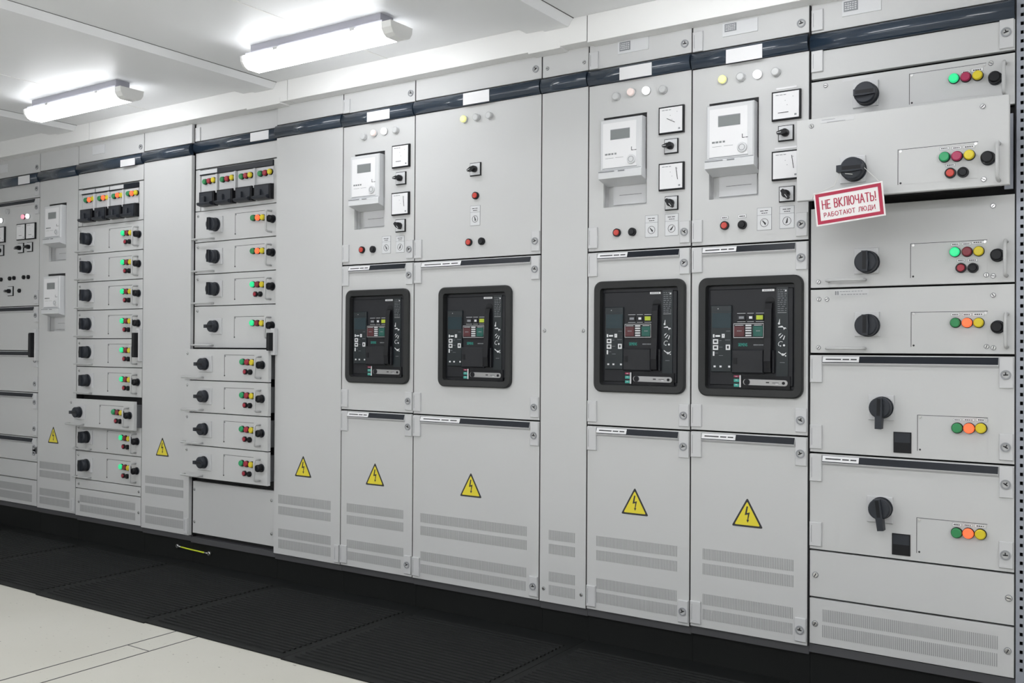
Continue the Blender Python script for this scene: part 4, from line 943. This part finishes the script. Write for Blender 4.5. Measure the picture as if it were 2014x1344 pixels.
o = lp_('lettering', letters('НЕ ВКЛЮЧАТЬ!', iw*0.90, h*0.25, 0.0029)); o.location = (0, -0.0003, h*0.11)
o = lp_('lettering', letters('РАБОТАЮТ ЛЮДИ', iw*0.86, h*0.125, 0.0018)); o.location = (-0.001, -0.0003, -h*0.20)
# string loop over the knob (world coordinates, so a thing-level child placed with the inverse rotation)
kx, kz = U(1675, 334, YP-0.03)
def W(px, py, Y): x, z = U(px, py, Y); return (x, Y, z)
pts = [W(1598, 392, YT), W(1600, 383, YT-0.002), W(1612, 378, YT-0.002), W(1640, 366, YT+0.002), W(1652, 341, YP-0.028), W(1668, 342, YP-0.052), W(1690, 344, YP-0.03), W(1700, 330, YP-0.03), W(1714, 343, YP-0.04), W(1729, 357, YT-0.001)]
b = MB(); b.tube(pts, 0.0011, 'string', 6)
c = Vector((cx, YT, cz)); b.v = [tuple(Matrix.Rotation(ang, 3, 'Y') @ (Vector(v)-c)) for v in b.v]; lp_('string', b, 'thin white string')

# ------------------------------------------------------------------ earthing jumper on the plinth
b = MB(); A = W(349, 1074.5, 0.014); B = W(411, 1089.5, 0.014)
t = thing('earthing_jumper', 'short yellow-green earthing cable with metal lugs, bolted on the black plinth', 'cable', ((A[0]+B[0])/2, 0.014, (A[2]+B[2])/2))
pth = [(A[0]+(B[0]-A[0])*q/8, 0.014-0.006*math.sin(PI*q/8), A[2]+(B[2]-A[2])*q/8+0.001*math.sin(PI*q/8)) for q in range(1, 8)]
b.tube(pth, 0.0036, 'earth', 8); part('insulated_wire', b, t)
for p, q in ((A, pth[0]), (B, pth[-1])):
    b = MB(); b.tube([p, q], 0.0046, 'steel', 8); b.disc(p[0], p[2], 0.010, 0.009, 0.0248, 'steel', 14, bev=0.002); part('cable_lug', b, t)

# ------------------------------------------------------------------ room shell
ZC = 2.252
XW0, XW1, YW0, YW1 = XB['LL']-0.25, 8.2, -4.3, 0.65
b = MB(); b.box(XW0, XW1, YW0, YW1, -0.05, 0.0, 'floor'); struct('floor', b)
b = MB(); b.box(XW0, XW1, YW0, YW1, ZC, ZC+0.05, 'ceil'); struct('ceiling', b)
b = MB(); b.box(XW0-0.05, XW0, YW0, YW1, 0, ZC, 'wall'); struct('wall_left', b)
b = MB(); b.box(XW1, XW1+0.05, YW0, YW1, 0, ZC, 'wall'); struct('wall_right', b)
b = MB(); b.box(XW0, XW1, YW1, YW1+0.05, 0, ZC, 'wall'); struct('wall_back', b)
b = MB(); b.box(XW0, XW1, YW0-0.05, YW0, 0, ZC, 'wall'); struct('wall_front', b)
# ceiling ribs across the room
trim = 0
def T(b):
    global trim; trim += 1; return struct('trim_%d' % trim, b)
def rib(x0, x1):
    b = MB(); h = 0.028; o = len(b.v); xs = [(x0, ZC), (x0+0.025, ZC-h*0.75), (x0+0.095, ZC-h*0.78), (x0+0.105, ZC-h), (x1-0.02, ZC-h), (x1, ZC)]
    b.prism(xs, YW0, -0.059, 'ceil'); b.box(x1, x1+0.0035, YW0, -0.059, ZC-0.0012, ZC+0.001, 'soffu'); return T(b)
rib(0.20, 0.483); rib(1.79, 2.034); rib(3.35, 3.575); rib(4.92, 5.15); rib(6.5, 6.73); 
for x in (1.105, 2.690, 4.27, 5.85):
    b = MB(); b.box(x-0.004, x+0.004, YW0, -0.059, ZC-0.0018, ZC+0.001, 'soff'); T(b)
# white duct running along the top of the cabinets, in lengths
ZU = 2.160; YD = -0.058
jx = [XW0, U(175, 262, YD)[0], U(565, 178, YD)[0], U(1154.5, 55, YD)[0], 5.30, XW1]
for i in range(5):
    z = ZU + (0.004 if i == 3 else 0.0) if i != 3 else ZU-0.006
    b = MB(); b.box(jx[i]+0.0018, jx[i+1]-0.0018, YD, 0.05, z, ZC, 'soff', 0.001); b.box(jx[i], jx[i+1], YD+0.004, 0.049, z+0.002, ZC, 'void'); T(b)
# drop-in cover plates hanging below the joints of the duct
for (xl, xr, yl) in ((495, 560, 214), (1047, 1110, 92)):
    x0 = U(xl, yl, -0.03)[0]; x1 = U(xr, yl-12, -0.03)[0]; b = MB(); b.box(x0, x1, YD-0.001, 0.0-0.001, ZU-0.006, ZU+0.02, 'soff'); T(b)
# floor seams
for x in (2.285, 2.410):
    b = MB(); b.box(x-0.0024, x+0.0024, -3.6, -0.74, -0.001, 0.0007, 'ink'); T(b)
b = MB(); b.box(2.285, 2.41, -0.958, -0.955, -0.001, 0.0007, 'ink'); T(b)

# ------------------------------------------------------------------ rubber mats
ML = ['ribbed black rubber mat at the far left end of the row', 'ribbed black rubber mat in front of the farther small-drawer cabinet',
      'ribbed black rubber mat below the yellow-green earthing cable', 'ribbed black rubber mat whose front edge meets the two floor seams',
      'ribbed black rubber mat in front of the two farther breaker cabinets', 'ribbed black rubber mat in front of the narrow blank panel',
      'ribbed black rubber mat below the nearest circuit breaker', 'ribbed black rubber mat in front of the wide drawer cabinet at the right']
for i in range(8):
    x0 = -0.90+0.75*i; x1 = x0+0.748; dy = [0, 0.006, 0.004, -0.004, 0.003, -0.002, 0.002, 0][i]
    def f(i=i, x0=x0, x1=x1, dy=dy):
        b = MB(); y0, y1 = -0.755+dy, 0.018; b.box(x0, x1, y0, y1, 0.0002, 0.005, 'rubber')
        k = 0; y = y0+0.035
        while y < y1-0.10:
            b.xprism([(y, 0.0045), (y+0.002, 0.0095), (y+0.011, 0.0095), (y+0.013, 0.0045)], x0+0.03, x1-0.03, 'rubber'); y += 0.025
        return b
    tag(part('rubber_mat', f(), None), ML[i], 'floor mat', 'rubber mats laid along the cabinets')

# ------------------------------------------------------------------ batten lamps on the ceiling
def make_lamp(label, dk='diff'):
    t = thing('batten_light', label, 'ceiling light', (0, 0, ZC), 'batten lights on the ceiling')
    L = 0.385
    b = MB(); b.box(-L+0.02, L-0.07, -0.034, 0.034, ZC-0.036, ZC, 'lhou'); b.box(-L+0.01, L-0.047, -0.052, 0.052, ZC-0.046, ZC-0.034, 'lhou'); part('housing', b, t)
    pr = [(-0.058, ZC-0.044), (-0.056, ZC-0.066), (-0.044, ZC-0.084), (-0.028, ZC-0.092), (0.028, ZC-0.092), (0.044, ZC-0.084), (0.056, ZC-0.066), (0.058, ZC-0.044)]
    b = MB(); b.xprism(pr, -L, L-0.045, dk, True); part('diffuser', b, t)
    for s in (-1, 1):
        xa, xb_ = (-L-0.012, -L) if s < 0 else (L-0.045, L)
        b = MB(); b.xprism([(p[0]*1.02, p[1]) for p in pr], xa, xb_, 'lend'); part('end_cap', b, t)
    for s in (-0.2, 0.2):
        b = MB(); b.box(s-0.012, s+0.012, -0.058, -0.050, ZC-0.050, ZC-0.038, 'steel'); part('clip', b, t)
    return t
lampsx = [(1.150, 'batten ceiling light at the left, the farther of the two in view'), (2.715, 'batten ceiling light nearer the camera, right of the wide ceiling rib')]
lt = make_lamp(lampsx[1][1]); lt.location = (lampsx[1][0], -0.445, ZC)
for x, lb in [lampsx[0], (4.28, 'batten ceiling light above the right part of the row, outside the view'), (5.85, 'batten ceiling light beyond the right end of the row, outside the view')]:
    c = copy_tree(lt); c.location = (x, -0.445 if x < 4 else -0.60, ZC); c['label'] = lb
# unseen fill rows added to flatten the light: longer, stronger lamps over the aisle
lt2 = make_lamp('x', 'diff_fill')
for s_ in (-0.25, 0.25):
    b = MB(); b.box(s_-0.003, s_+0.003, -0.004, 0.004, ZC-0.0005, ZC+0.28, 'steel'); part('fill_lamp_rod', b, lt2)  # rods hang the added lamps lower so they brighten the ceiling
first = True
for row, y in (('middle', -2.15), ('rear', -3.45)):
    for x, lb in [(1.15, 'farthest left'), (3.10, 'second from left'), (5.05, 'third from left'), (7.0, 'farthest right')]:
        c = lt2 if first else copy_tree(lt2); first = False; c.location = (x, y, ZC-0.28); c.scale = (1.9, 1, 1); c['label'] = 'added unseen fill light of the %s row, %s' % (row, lb)

# ------------------------------------------------------------------ world and colour management
wd = bpy.data.worlds.new('world'); scene.world = wd; wd.use_nodes = True
wd.node_tree.nodes['Background'].inputs['Color'].default_value = (0.5, 0.5, 0.52, 1); wd.node_tree.nodes['Background'].inputs['Strength'].default_value = 0.3
vs = scene.view_settings; vs.view_transform = 'Standard'; vs.look = 'None'; vs.gamma = 1.0; vs.use_curve_mapping = False; vs.exposure = 1.04
